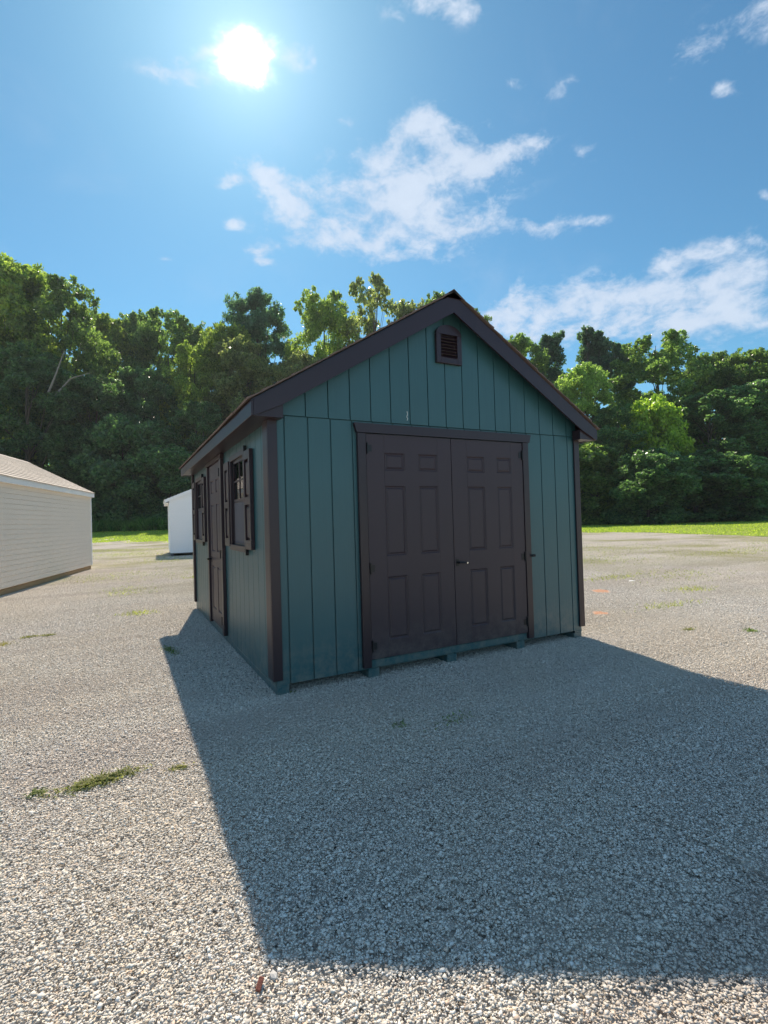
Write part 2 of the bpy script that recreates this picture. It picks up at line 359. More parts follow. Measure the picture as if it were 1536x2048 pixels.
def ground_material():
    m, nt, b = newmat('gravel_ground'); N = nt.nodes.new; L = nt.links.new
    geo = N('ShaderNodeNewGeometry'); vo = N('ShaderNodeTexVoronoi'); L(geo.outputs['Position'], vo.inputs['Vector']); vo.inputs['Scale'].default_value = 75
    sp = N('ShaderNodeSeparateColor'); L(vo.outputs['Color'], sp.inputs[0])
    c = gravel_color_nodes(nt, sp.outputs[0]); L(c, b.inputs['Base Color']); b.inputs['Roughness'].default_value = 0.95; b.inputs['Specular IOR Level'].default_value = 0.2
    bp = N('ShaderNodeBump'); bp.inputs['Strength'].default_value = 1; bp.inputs['Distance'].default_value = 0.01; bp.invert = True
    L(vo.outputs['Distance'], bp.inputs['Height']); L(bp.outputs[0], b.inputs['Normal']); return m
def stone_material():
    m, nt, b = newmat('gravel_stone'); N = nt.nodes.new; L = nt.links.new
    at = N('ShaderNodeAttribute'); at.attribute_name = 'rnd'
    L(gravel_color_nodes(nt, at.outputs['Fac']), b.inputs['Base Color']); b.inputs['Roughness'].default_value = 0.75; b.inputs['Specular IOR Level'].default_value = 0.3
    return m
def grass_ground_material():
    m, nt, b = newmat('lawn_ground'); N = nt.nodes.new; L = nt.links.new
    geo = N('ShaderNodeNewGeometry')
    n = N('ShaderNodeTexNoise'); L(geo.outputs['Position'], n.inputs['Vector']); n.inputs['Scale'].default_value = 0.35; n.inputs['Detail'].default_value = 8; n.inputs['Roughness'].default_value = 0.7
    cr = N('ShaderNodeValToRGB'); L(n.outputs['Fac'], cr.inputs[0]); e = cr.color_ramp.elements
    e[0].position = 0.3; e[0].color = (0.17, 0.25, 0.035, 1); e[1].position = 0.7; e[1].color = (0.30, 0.34, 0.07, 1)
    L(cr.outputs[0], b.inputs['Base Color']); b.inputs['Roughness'].default_value = 1; b.inputs['Specular IOR Level'].default_value = 0.1
    return m
g = grid_mesh('ground', X, Y, Z, ground_material()); tag(g, kind='structure')
# grass field: a sheet from the edge of the lot to beyond the trees
sN = np.concatenate([np.linspace(-400, -90, 20), np.linspace(-88, 60, 240), np.linspace(65, 300, 20)]); tN = np.concatenate([np.linspace(0, 40, 50), np.linspace(45, 700, 30)])
S2, T2 = np.meshgrid(sN, tN, indexing='ij'); Dg = d_edge(S2) + T2
# solve x,y from D,s
det = 0.66*(-0.66) - 0.75*0.75
Ax = Dg + 0.66*CAM.x + 0.75*CAM.y
Xg = (Ax*(-0.66) - 0.75*S2)/det; Yg = (0.66*S2 - 0.75*Ax)/det
gf = grid_mesh('grass_field', Xg, Yg, ground_h(Xg, Yg) + 0.012, grass_ground_material()); tag(gf, kind='structure')
def XY(D, s):
    A = D + 0.66*CAM.x + 0.75*CAM.y
    return (A*(-0.66) - 0.75*s)/det, (0.66*s - 0.75*A)/det

# ---------------------------------------------------------------- gravel: three square-metre tiles of real stones laid over the lot
def gravel():
    V = []; Fq = []; rn = []; tl = []; off = 0
    octv = np.array([(1,0,0),(0,1,0),(-1,0,0),(0,-1,0),(0,0,1),(0,0,-1)], float)
    octf = np.array([(0,1,4),(1,2,4),(2,3,4),(3,0,4),(1,0,5),(2,1,5),(3,2,5),(0,3,5)])
    n = 21000
    for t in range(3):
        pos = rng.random((n, 2)) - 0.5
        r = np.clip(rng.lognormal(math.log(0.0043), 0.36, n), 0.0025, 0.012)
        vs = octv[None] + rng.normal(0, 0.22, (n, 6, 3))
        sc3 = r[:, None, None]*np.stack([np.ones(n)*1.15, rng.uniform(0.7, 1.1, n), rng.uniform(0.35, 0.65, n)], -1)[:, None, :]
        vs = vs*sc3
        # tumble
        ax = rng.normal(0, 1, (n, 3)); ax /= np.linalg.norm(ax, axis=1)[:, None]; an = rng.normal(0, 0.35, n)
        def rotate(v, k, th):
            c = np.cos(th)[:, None, None]; s_ = np.sin(th)[:, None, None]; k = k[:, None, :]
            return v*c + np.cross(k, v)*s_ + k*(v*k).sum(-1, keepdims=True)*(1-c)
        vs = rotate(vs, ax, an); vs = rotate(vs, np.tile([0, 0, 1.0], (n, 1)), rng.random(n)*6.28)
        vs[..., 0] += pos[:, None, 0]; vs[..., 1] += pos[:, None, 1]; vs[..., 2] += (rng.random(n)*0.005 + 0.001)[:, None]
        V.append(vs.reshape(-1, 3)); Fq.append((octf[None] + (np.arange(n)*6)[:, None, None]).reshape(-1, 3) + off); off += n*6
        rn.append(np.repeat(rng.random(n), 6)); tl.append(np.full(n*6, t))
    # tile anchors
    gx, gy = np.meshgrid(np.arange(-14, 48), np.arange(-8, 62), indexing='ij'); gx = gx.ravel() + 0.5; gy = gy.ravel() + 0.5
    D, s = DS(gx, gy); keep = (D < d_edge(s) - 0.3) & (D > -6); gx, gy, D, s = gx[keep], gy[keep], D[keep], s[keep]
    gx, gy = gx.astype(float), gy.astype(float); h = ground_h(gx, gy); k = len(gx)
    e = 0.5; hx = (ground_h(gx+e, gy) - ground_h(gx-e, gy)); hy = (ground_h(gx, gy+e) - ground_h(gx, gy-e))
    rots = []
    for a, b in zip(hx, hy):
        nrm = Vector((-a, -b, 1)).normalized(); q = Vector((0, 0, 1)).rotation_difference(nrm).to_matrix() @ Matrix.Rotation(math.pi/2*random.randrange(4), 3, 'Z')
        rots.append(tuple(q.to_euler()))
    V.append(np.stack([gx, gy, h], -1)); rn.append(np.zeros(k)); tl.append(np.full(k, -1))
    V = np.concatenate(V); Fq = np.concatenate(Fq)
    me = bpy.data.meshes.new('gravel'); me.vertices.add(len(V)); me.vertices.foreach_set('co', V.astype(np.float32).ravel())
    me.loops.add(Fq.size); me.loops.foreach_set('vertex_index', Fq.astype(np.int32).ravel())
    me.polygons.add(len(Fq)); me.polygons.foreach_set('loop_start', np.arange(0, Fq.size, 3, dtype=np.int32)); me.update(calc_edges=True)
    a = me.attributes.new('rnd', 'FLOAT', 'POINT'); a.data.foreach_set('value', np.concatenate(rn).astype(np.float32))
    a = me.attributes.new('tile', 'INT', 'POINT'); a.data.foreach_set('value', np.concatenate(tl).astype(np.int32))
    a = me.attributes.new('turn', 'FLOAT_VECTOR', 'POINT'); z0 = np.zeros((len(V), 3), np.float32); z0[-k:] = np.array(rots, np.float32); a.data.foreach_set('vector', z0.ravel())
    a = me.attributes.new('pick', 'INT', 'POINT'); z1 = np.zeros(len(V), np.int32); z1[-k:] = rng.integers(0, 3, k); a.data.foreach_set('value', z1)
    me.materials.append(stone_material())
    o = bpy.data.objects.new('gravel', me); COL.objects.link(o); tag(o, 'grey and beige crushed gravel covering the lot', 'gravel', kind='stuff')
    ng = bpy.data.node_groups.new('lay_tiles', 'GeometryNodeTree')
    ng.interface.new_socket('Geometry', in_out='INPUT', socket_type='NodeSocketGeometry'); ng.interface.new_socket('Geometry', in_out='OUTPUT', socket_type='NodeSocketGeometry')
    N = ng.nodes.new; L = ng.links.new
    gi = N('NodeGroupInput'); go = N('NodeGroupOutput')
    at = N('GeometryNodeInputNamedAttribute'); at.data_type = 'INT'; at.inputs['Name'].default_value = 'tile'
    def sel(val):
        c = N('FunctionNodeCompare'); c.data_type = 'INT'; c.operation = 'EQUAL'; L(at.outputs['Attribute'], c.inputs[2]); c.inputs[3].default_value = val
        sp = N('GeometryNodeSeparateGeometry'); L(gi.outputs[0], sp.inputs[0]); L(c.outputs[0], sp.inputs[1]); return sp.outputs[0]
    g2i = N('GeometryNodeGeometryToInstance')
    for t in (2, 1, 0): L(sel(t), g2i.inputs[0])
    pts = N('GeometryNodeMeshToPoints'); L(sel(-1), pts.inputs[0])
    iop = N('GeometryNodeInstanceOnPoints'); L(pts.outputs[0], iop.inputs['Points']); L(g2i.outputs[0], iop.inputs['Instance']); iop.inputs['Pick Instance'].default_value = True
    tr = N('GeometryNodeInputNamedAttribute'); tr.data_type = 'FLOAT_VECTOR'; tr.inputs['Name'].default_value = 'turn'; L(tr.outputs['Attribute'], iop.inputs['Rotation'])
    pk = N('GeometryNodeInputNamedAttribute'); pk.data_type = 'INT'; pk.inputs['Name'].default_value = 'pick'; L(pk.outputs['Attribute'], iop.inputs['Instance Index'])
    L(iop.outputs[0], go.inputs[0])
    md = o.modifiers.new('lay_tiles', 'NODES'); md.node_group = ng
gravel()

# ---------------------------------------------------------------- shared building pieces
def subtract(rects, hole):
    out = []; hx0, hy0, hx1, hy1 = hole
    for (x0, y0, x1, y1) in rects:
        if hx1 <= x0 or hx0 >= x1 or hy1 <= y0 or hy0 >= y1: out.append((x0, y0, x1, y1)); continue
        if y0 < hy0: out.append((x0, y0, x1, hy0))
        if y1 > hy1: out.append((x0, hy1, x1, y1))
        a, b = max(y0, hy0), min(y1, hy1)
        if x0 < hx0: out.append((x0, a, hx0, b))
        if x1 > hx1: out.append((hx1, a, x1, b))
    return out
def shingles(name, mat, parent, e0, along, up, ncourse, expo, tab=0.31, th=0.007, seed=1):
    """courses of overlapping tabs; e0 = lower corner, along and up = vectors (up is the full slope)"""
    rnd = random.Random(seed); mb = MB(); A = along.normalized(); Uu = up.normalized(); nrm = A.cross(Uu)
    if nrm.z < 0: nrm = -nrm
    Ln = along.length
    for c in range(ncourse):
        x = -rnd.random()*tab
        while x < Ln:
            x1 = min(x+tab, Ln); x0 = max(x, 0)
            if x1 - x0 > 0.02:
                o = rnd.uniform(-0.006, 0.006); lo = c*expo + o - (0.012 if c == 0 else 0); hi = min(c*expo + expo*1.35, up.length)
                ax0 = x0 + 0.003 if x0 > 0 else x0 - rnd.uniform(0, 0.012); ax1 = x1 - 0.003 if x1 < Ln else x1 + rnd.uniform(0, 0.012)
                t = th*rnd.uniform(0.8, 1.3); b0 = 0.004 + th; b1 = 0.002
                P = lambda a, u, n_: e0 + A*a + Uu*u + nrm*n_
                vs = [P(ax0, lo, b0-th), P(ax1, lo, b0-th), P(ax1, hi, b1-0.001), P(ax0, hi, b1-0.001), P(ax0, lo, b0+t), P(ax1, lo, b0+t), P(ax1, hi, b1), P(ax0, hi, b1)]
                mb.add(vs, [(3,2,1,0),(4,5,6,7),(0,1,5,4),(1,2,6,5),(2,3,7,6),(3,0,4,7)])
            x += tab
    return tag(mb.build(name, mat, parent), kind='stuff')

# ---------------------------------------------------------------- the teal shed
def teal_shed():
    W, L = 3.496, 4.87; LAP = 2.234; G = 0.2032; SL = 0.61
    T = empty('garden_shed', (0, 0, 0)); tag(T, 'teal wooden shed with plum brown double doors in the gravel foreground', 'shed')
    def B(name, a, b, mat='trim', c=0.003, par=T): return MB().box(a, b, c).build(name, M[mat], par)
    BOT = 0.050
    roof_z = lambda x: 2.32 + SL*(min(x, W-x) + 0.186) - 0.03      # underside of the roof deck
    # sheathing behind the planks
    holesL = [(0.94, 1.14, 1.59, 2.03), (3.80, 1.14, 4.45, 2.03)]
    mb = MB()
    mb.prism([(0.0, BOT), (W, BOT), (W, 2.28), (W/2, roof_z(W/2)-0.02), (0.0, 2.28)], 1, 0.013, 0.030)
    mb.prism([(0.0, BOT), (W, BOT), (W, 2.28), (W/2, roof_z(W/2)-0.02), (0.0, 2.28)], 1, L-0.030, L-0.013)
    r = [(0.03, 0.0, L-0.03, 2.27)]
    for h in holesL: r = subtract(r, h)
    for (y0, z0, y1, z1) in r: mb.box((0.013, y0, z0+0.001), (0.030, y1, z1))
    mb.box((W-0.030, 0.031, 0.0), (W-0.013, L-0.031, 2.27))
    mb.build('wall', M['teal'], T)
    B('floor', (0.031, 0.031, 0.075), (W-0.031, L-0.031, 0.10), 'osb', 0)
    # inside studs seen through the window
    for i in range(8):
        B('stud', (W-0.12, 0.25+0.6*i, 0.10), (W-0.031, 0.29+0.6*i, 2.25), 'osb', 0)
    for i in range(5):
        B('stud', (0.5+0.6*i, L-0.12, 0.10), (0.54+0.6*i, L-0.031, 2.25), 'osb', 0)
    # front siding planks: below the lap line and in the gable
    g0 = 0.1116; gap = 0.0045
    edges = [0.0] + [g0 + G*i for i in range(17)] + [W]
    pm = {}
    def plank_mesh(w, h):
        k = (round(w, 3), round(h, 3))
        if k not in pm: pm[k] = MB().box((gap, 0, 0), (w-gap, 0.012, h), 0.0025).mesh('siding_plank', M['teal'])
        return pm[k]
    for a, b in zip(edges[:-1], edges[1:]):
        if b-a > 0.02:
            link(plank_mesh(b-a, LAP-0.004-BOT), 'siding_plank', T, (a, 0, BOT))
            o = link(plank_mesh(b-a, LAP-0.004-BOT), 'siding_plank', T, (b, L, BOT)); o.rotation_euler = (0, 0, math.pi)
    gedges = [0.0] + [g0 - 0.02 + G*i for i in range(17)] + [W]
    for a, b in zip(gedges[:-1], gedges[1:]):
        a2, b2 = a+gap, b-gap
        top = [(b2, roof_z(b2)), (a2, roof_z(a2))]
        if a2 < W/2 < b2: top = [(b2, roof_z(b2)), (W/2, roof_z(W/2)), (a2, roof_z(a2))]
        MB().prism([(a2, LAP), (b2, LAP)] + top, 1, -0.009, 0.0045).build('gable_plank', M['teal'], T)
        MB().prism([(a2, LAP), (b2, LAP)] + top, 1, L-0.0045, L+0.009).build('gable_plank', M['teal'], T)
    # side planks
    doorh = (2.16, 0.07, 3.14, 2.17)
    y = 0.0; ed = [0.0] + [0.115 + G*i for i in range(23)] + [L]
    for a, b in zip(ed[:-1], ed[1:]):
        if b-a < 0.02: continue
        rr = [(a+gap, 0.03, b-gap, 2.26)]
        for h in holesL: rr = subtract(rr, h)
        for (y0, z0, y1, z1) in rr: MB().box((0, y0, z0), (0.0125, y1, z1), 0.002).build('siding_plank', M['teal'], T)
        MB().box((W-0.0125, a+gap, 0.03), (W, b-gap, 2.26), 0.002).build('siding_plank', M['teal'], T)
    # runners the shed stands on
    for x0, x1 in ((0.002, 0.102), (0.815, 0.925), (1.655, 1.765), (2.53, 2.64), (3.375, W-0.002)):
        B('runner', (x0, 0.003, -0.045), (x1, L-0.003, BOT-0.001 if 0.2 < x0 < 3 else 0.029), 'teal', 0.004)
    B('runner_block', (0.0, 0.002, 0.0291), (0.102, 0.012, BOT-0.001), 'teal', 0.001); B('runner_block', (3.39, 0.002, 0.0291), (W, 0.012, BOT-0.001), 'teal', 0.001)
    B('void_strip', (0.103, 0.32, 0.0), (0.814, 0.36, 0.074), 'dark', 0)  # dark strips set back between the runners, painting the shaded void under the floor
    for x0, x1 in ((0.926, 1.654), (1.766, 2.529), (2.641, 3.374)): B('void_strip', (x0, 0.32, 0.02), (x1, 0.36, 0.074), 'dark', 0)
    # corner boards
    for sx in (0, 1):
        for sy in (0, 1):
            xa, xb = (-0.034, 0.046) if sx == 0 else (W-0.046, W+0.034); y0 = -0.021 if sy == 0 else L+0.001
            B('corner_board', (xa, y0, 0.092), (xb, y0+0.020, 2.19))
            x0 = -0.034 if sx == 0 else W+0.001; ya, yb = (0.0, 0.135) if sy == 0 else (L-0.088, L)
            B('corner_board', (x0, ya, 0.092), (x0+0.033, yb, 2.19))
    # roof: deck, shingles, fascia, rake boards, soffits
    eo, fo, bo = 0.186, 0.149, 0.10
    ez = 2.32; az = ez + SL*(W/2+eo)
    for sgn in (0, 1):
        f = (lambda x: x) if sgn == 0 else (lambda x: W-x)
        MB().prism([(f(-eo+0.004), ez-0.028), (f(W/2), az-0.028), (f(W/2), az-0.010), (f(-eo+0.004), ez-0.010)], 1, -fo+0.022, L+bo-0.022).build('roof_deck', M['trim'], T)
        e0 = Vector((f(-eo-0.012), -fo-0.008, ez-0.014)); up = Vector((f(W/2), -fo-0.008, az-0.006)) - e0
        shingles('shingles', M['shingle'], T, e0, Vector((0, L+fo+bo+0.016, 0)), up, 17, up.length/17, seed=3+sgn)
        B('fascia', (min(f(-eo), f(-eo+0.020)), -fo, ez-0.137), (max(f(-eo), f(-eo+0.020)), L+bo, ez-0.034+0.012))
        B('soffit', (min(f(-eo+0.021), f(-0.001)), -0.022, ez-0.129), (max(f(-eo+0.021), f(-0.001)), L+0.022, ez-0.122), 'trim', 0)
        for ya, yb in ((-fo+0.0206, -0.0225), (L+0.0225, L+bo-0.0206)):
            B('eave_return', (min(f(-eo+0.0205), f(0.07)), ya, ez-0.1345), (max(f(-eo+0.0205), f(0.07)), yb, ez-0.031), 'trim', 0)
        for yy in (-fo, L+bo-0.020):
            drop = 0.172
            poly = [(f(-eo+0.0205), ez-0.014), (f(W/2), az-0.026), (f(W/2), az-0.026-drop), (f(0.06), ez-0.014+SL*(eo+0.06)-drop), (f(-eo+0.0205), ez-0.137)]
            MB().prism(poly, 1, yy, yy+0.020).build('rake_board', M['trim'], T)
            # closed soffit under the rake
            ya, yb = (yy+0.0205, -0.011) if yy < 0 else (L+0.011, yy-0.0005)
            MB().prism([(f(0.0), roof_z(0)-0.012), (f(W/2), roof_z(W/2)-0.012), (f(W/2), roof_z(W/2)-0.002), (f(0.0), roof_z(0)-0.002)], 1, ya, yb).build('soffit', M['trim'], T)
    mb = MB(); n = 17
    for i in range(n):
        y0 = -fo-0.012 + i*(L+fo+bo)/n; y1 = y0 + (L+fo+bo)/n*1.3; k = 0.004*(i % 2)
        if i == n-1: y1 = L+bo+0.012
        mb.prism([(W/2-0.13, az-0.079+k+0.014), (W/2, az+0.014+k), (W/2+0.13, az-0.079+k+0.014), (W/2+0.128, az-0.085+k+0.020), (W/2, az+0.023+k), (W/2-0.128, az-0.085+k+0.020)], 1, y0, y1)
    tag(mb.build('ridge_cap', M['shingle'], T), kind='stuff')
    # gable vent
    cx = 1.757; a0, a1 = cx-0.148, cx+0.148; zb, zt = 2.845, 3.125
    v = MB()
    arc = [(cx + 0.148*math.cos(t), zt + 0.095*math.sin(t)) for t in np.linspace(0, math.pi, 13)]
    outer = [(a0, zb), (a1, zb)] + arc
    ia, ib, iz0, iz1 = cx-0.096, cx+0.096, zb+0.055, 3.118
    # frame from four sides and an arched head
    v.box((a0, -0.045, zb), (ia, -0.0095, zt), 0.003); v.box((ib, -0.045, zb), (a1, -0.0095, zt), 0.003); v.box((ia, -0.045, zb), (ib, -0.0095, iz0), 0.003)
    v.prism([(a1, zt+0.0005)] + arc[1:-1] + [(a0, zt+0.0005)], 1, -0.045, -0.0095)
    vent = v.build('gable_vent', M['trim'], T)
    MB().box((ia, -0.012, iz0), (ib, -0.0095, zt), 0).build('backing', M['black'], vent)
    for i in range(7):
        z = iz0 + 0.012 + i*(zt-iz0-0.01)/7
        MB().prism([(-0.040, z-0.008), (-0.014, z+0.020), (-0.012, z+0.018), (-0.038, z-0.011)], 0, ia, ib).build('louvre', M['trim'], vent)
    # white scrape on the gable planks
    MB().tube([(1.277, -0.0105, 2.268), (1.284, -0.0105, 2.285), (1.273, -0.0105, 2.300), (1.283, -0.0105, 2.325), (1.279, -0.0105, 2.352)], 0.0026, 5).build('paint_scrape', M['paper'], T)
    # double doors
    ZB, ZT = 0.135, 2.119
    cols = {0: [(1.016, 1.226), (1.373, 1.586)], 1: [(1.932, 2.148), (2.306, 2.500)]}
    rows = [(0.285, 0.845), (1.030, 1.658), (1.797, 1.955)]
    def six_panel(name, par, x0, x1, z0, z1, cols, rows, y=-0.030, depth=0.026, mat='door'):
        """stile and rail door in the x-z plane facing -y"""
        xs = [x0] + [c for q in cols for c in q] + [x1]; zs = [z0] + [c for q in rows for c in q] + [z1]
        mb = MB()
        for i in range(len(xs)-1):
            if i % 2 == 0: mb.box((xs[i], y, z0), (xs[i+1], y+depth, z1), 0.002 if i in (0, len(xs)-2) else 0)
            else:
                for j in range(0, len(zs)-1, 2): mb.box((xs[i], y+0.0002, zs[j]), (xs[i+1], y+depth, zs[j+1]))
        d = mb.build(name, M[mat], par)
        for (a, b) in cols:
            for (c, e) in rows:
                p = MB(); k = 0.010; q = 0.030
                ring = lambda i_, yy: [(a+i_, yy, c+i_), (b-i_, yy, c+i_), (b-i_, yy, e-i_), (a+i_, yy, e-i_)]
                vs = ring(0, y+0.003) + ring(k, y+0.012) + ring(k+0.008, y+0.012) + ring(q, y+0.004)
                fs = [(s_*4+i_, s_*4+(i_+1) % 4, (s_+1)*4+(i_+1) % 4, (s_+1)*4+i_) for s_ in range(3) for i_ in range(4)] + [(12, 13, 14, 15)]
                p.add(vs, fs); p.box((a, y+0.014, c), (b, y+0.018, e)); p.build('panel', M[mat], d)
        return d
    dL = six_panel('door', T, 0.836, 1.744, ZB, ZT, cols[0], rows); dR = six_panel('door', T, 1.750, 2.658, ZB, ZT, cols[1], rows)
    dL['label'] = 'left leaf of the double door'; dR['label'] = 'right leaf of the double door with handle'
    B('astragal_backing', (1.70, -0.004, ZB), (1.79, -0.0005, ZT), 'black', 0)
    B('door_casing', (0.755, -0.040, 0.070), (0.832, -0.0005, 2.124)); B('door_casing', (2.662, -0.040, 0.070), (2.738, -0.0005, 2.124))
    MB().prism([(0.745, 2.126), (2.752, 2.126), (2.775, 2.208), (0.722, 2.208)], 1, -0.046, -0.0095).build('door_header', M['trim'], T)
    B('door_sill', (0.833, -0.010, 0.0635), (2.661, -0.0005, 0.128), 'teal')
    # hinges, handle
    def hinge(door, x, z, s, hh=0.10):
        h = MB().box((x-0.006, -0.048, z-hh/2), (x+0.006, -0.0305, z+hh/2), 0.002).box((x+0.0065 if s > 0 else x-0.045, -0.0335, z-0.03), (x+0.045 if s > 0 else x-0.0065, -0.0305, z+0.03), 0.0005)
        return h.build('hinge', M['black'], door)
    for z in (0.25, 0.93, 1.99): hinge(dL, 0.845, z, 1); hinge(dR, 2.650, z, -1)
    h = MB().box((1.768, -0.036, 0.890), (1.800, -0.0305, 0.958), 0.002).tube([(1.784, -0.031, 0.922), (1.784, -0.066, 0.922)], 0.010).tube([(1.778, -0.068, 0.924), (1.83, -0.070, 0.922), (1.885, -0.066, 0.916)], [0.010, 0.009, 0.007]).build('handle', M['black'], dR)
    MB().tube([(1.868, -0.068, 0.918), (1.868, -0.080, 0.918)], 0.009, 10).build('keyhole', M['metal'], dR)
    MB().tube([(2.72, -0.040, 0.935), (2.735, -0.052, 0.935), (2.765, -0.056, 0.935)], [0.007, 0.014, 0.015]).build('door_stay', M['black'], T)
    # ---- left side: door and two shuttered windows.  Built facing -y, then turned to face -x
    def turned(o):      # local (u, -depth, z) -> world (-depth, u, z)
        o.matrix_local = Matrix(((0, 1, 0, 0), (1, 0, 0, 0), (0, 0, 1, 0), (0, 0, 0, 1)))
        return o
    def flipn(o):
        o.data.flip_normals(); [flipn(c) for c in o.children]
    c0 = 2.20; w = 0.905
    dc = [(c0+0.135, c0+0.385), (c0+0.52, c0+0.77)]
    sd = turned(six_panel('side_door', T, c0, c0+w, 0.085, 2.13, dc, [(0.26, 0.82), (1.01, 1.62), (1.76, 1.93)], y=-0.018, depth=0.016))
    sh = MB()
    for z in (0.21, 1.0, 1.98): sh.box((c0-0.012, -0.050, z-0.05), (c0+0.004, -0.0185, z+0.05), 0.002)
    sh.build('hinge', M['black'], sd)
    MB().box((c0+w-0.09, -0.024, 0.86), (c0+w-0.05, -0.0185, 0.94), 0.002).tube([(c0+w-0.07, -0.02, 0.90), (c0+w-0.07, -0.075, 0.90)], 0.012).tube([(c0+w-0.06, -0.075, 0.90), (c0+w-0.17, -0.078, 0.90)], 0.010).build('handle', M['black'], sd)
    for u0, u1 in ((c0-0.115, c0-0.015), (c0+w+0.005, c0+w+0.095)): turned(MB().box((u0, -0.042, 0.05), (u1, -0.0005, 2.135), 0.003).build('door_casing', M['trim'], T))
    turned(MB().prism([(c0-0.115, 2.137), (c0+w+0.095, 2.137), (c0+w+0.12, 2.185), (c0-0.135, 2.185)], 1, -0.046, -0.0005).build('door_header', M['trim'], T))
    def window(u0):
        u1 = u0 + 0.65; z0, z1 = 1.14, 2.03
        f = MB()
        f.box((u0-0.035, -0.026, z0-0.001), (u0+0.012, -0.0005, z1), 0.002); f.box((u1-0.012, -0.026, z0-0.001), (u1+0.035, -0.0005, z1), 0.002)
        f.box((u0-0.035, -0.028, z1+0.0005), (u1+0.035, -0.0005, z1+0.055), 0.002); f.box((u0-0.04, -0.034, z0-0.062), (u1+0.04, -0.0005, z0-0.0015), 0.003)
        fr = turned(f.build('window', M['trim'], T))
        zm = 1.585
        def part(name, mb, mat): return mb.build(name, M[mat], fr)
        part('sash', MB().box((u0+0.0125, 0.002, zm), (u1-0.0125, 0.022, zm+0.032), 0.001).box((u0+0.0125, 0.002, z1-0.032), (u1-0.0125, 0.022, z1-0.001), 0.001)
             .box((u0+0.0125, 0.002, zm+0.033), (u0+0.042, 0.022, z1-0.033), 0.001).box((u1-0.042, 0.002, zm+0.033), (u1-0.0125, 0.022, z1-0.033), 0.001), 'trim')
        um = (u0+u1)/2; zh = (zm+0.033+z1-0.033)/2
        part('muntin', MB().box((um-0.009, 0.004, zm+0.033), (um+0.009, 0.018, z1-0.033), 0.001), 'trim')
        part('muntin', MB().box((u0+0.043, 0.005, zh-0.009), (um-0.0095, 0.017, zh+0.009), 0.001).box((um+0.0095, 0.005, zh-0.009), (u1-0.043, 0.017, zh+0.009), 0.001), 'trim')
        for a, b in ((u0+0.043, um-0.010), (um+0.010, u1-0.043)):
            for c, e in ((zm+0.033, zh-0.0095), (zh+0.0095, z1-0.033)):
                part('pane', MB().add([(a, 0.011, c), (b, 0.011, c), (b, 0.011, e), (a, 0.011, e)], [(0, 1, 2, 3)]), 'glass')
        part('screen', MB().box((u0+0.030, 0.007, z0+0.018), (u1-0.030, 0.009, zm-0.002), 0), 'dark')
        part('screen_frame', MB().box((u0+0.0125, 0.000, z0+0.001), (u1-0.0125, 0.015, z0+0.018), 0.001).box((u0+0.0125, 0.000, z0+0.019), (u0+0.030, 0.015, zm-0.001), 0.001).box((u1-0.030, 0.000, z0+0.019), (u1-0.0125, 0.015, zm-0.001), 0.001), 'trim')
        for k, (a, b) in enumerate(((u0-0.325, u0-0.045), (u1+0.045, u1+0.325))):
            s0, s1 = 1.115, 2.045; y = -0.038; m_ = MB(); h = 0.055
            zr = [(s0+0.085, s0+0.42), (s0+0.49, s1-0.085)]
            m_.box((a, y, s0), (a+h, -0.003, s1), 0.002).box((b-h, y, s0), (b, -0.003, s1), 0.002)
            m_.box((a+h, y+0.0005, s0), (b-h, -0.003, s0+0.085)).box((a+h, y+0.0005, zr[0][1]), (b-h, -0.003, zr[1][0])).box((a+h, y+0.0005, s1-0.085), (b-h, -0.003, s1))
            so = turned(m_.build('shutter', M['trim'], T))
            for (c, e) in zr:
                p = MB(); aa, bb = a+h, b-h
                ring = lambda i_, yy: [(aa+i_, yy, c+i_), (bb-i_, yy, c+i_), (bb-i_, yy, e-i_), (aa+i_, yy, e-i_)]
                p.add(ring(0, y+0.024) + ring(0.012, y+0.024) + ring(0.034, y+0.010), [(s_*4+i_, s_*4+(i_+1) % 4, (s_+1)*4+(i_+1) % 4, (s_+1)*4+i_) for s_ in range(2) for i_ in range(4)] + [(8, 9, 10, 11)])
                p.build('panel', M['trim'], so)
            if k == 0:
                MB().box((b-0.030, -0.034, s1+0.001), (b-0.002, -0.006, s1+0.062), 0.001).build('bracket', M['black'], so)
                MB().box((b-0.030, -0.034, s0-0.062), (b-0.002, -0.006, s0-0.001), 0.001).build('bracket', M['black'], so)
    window(0.94); window(3.80)
teal_shed()

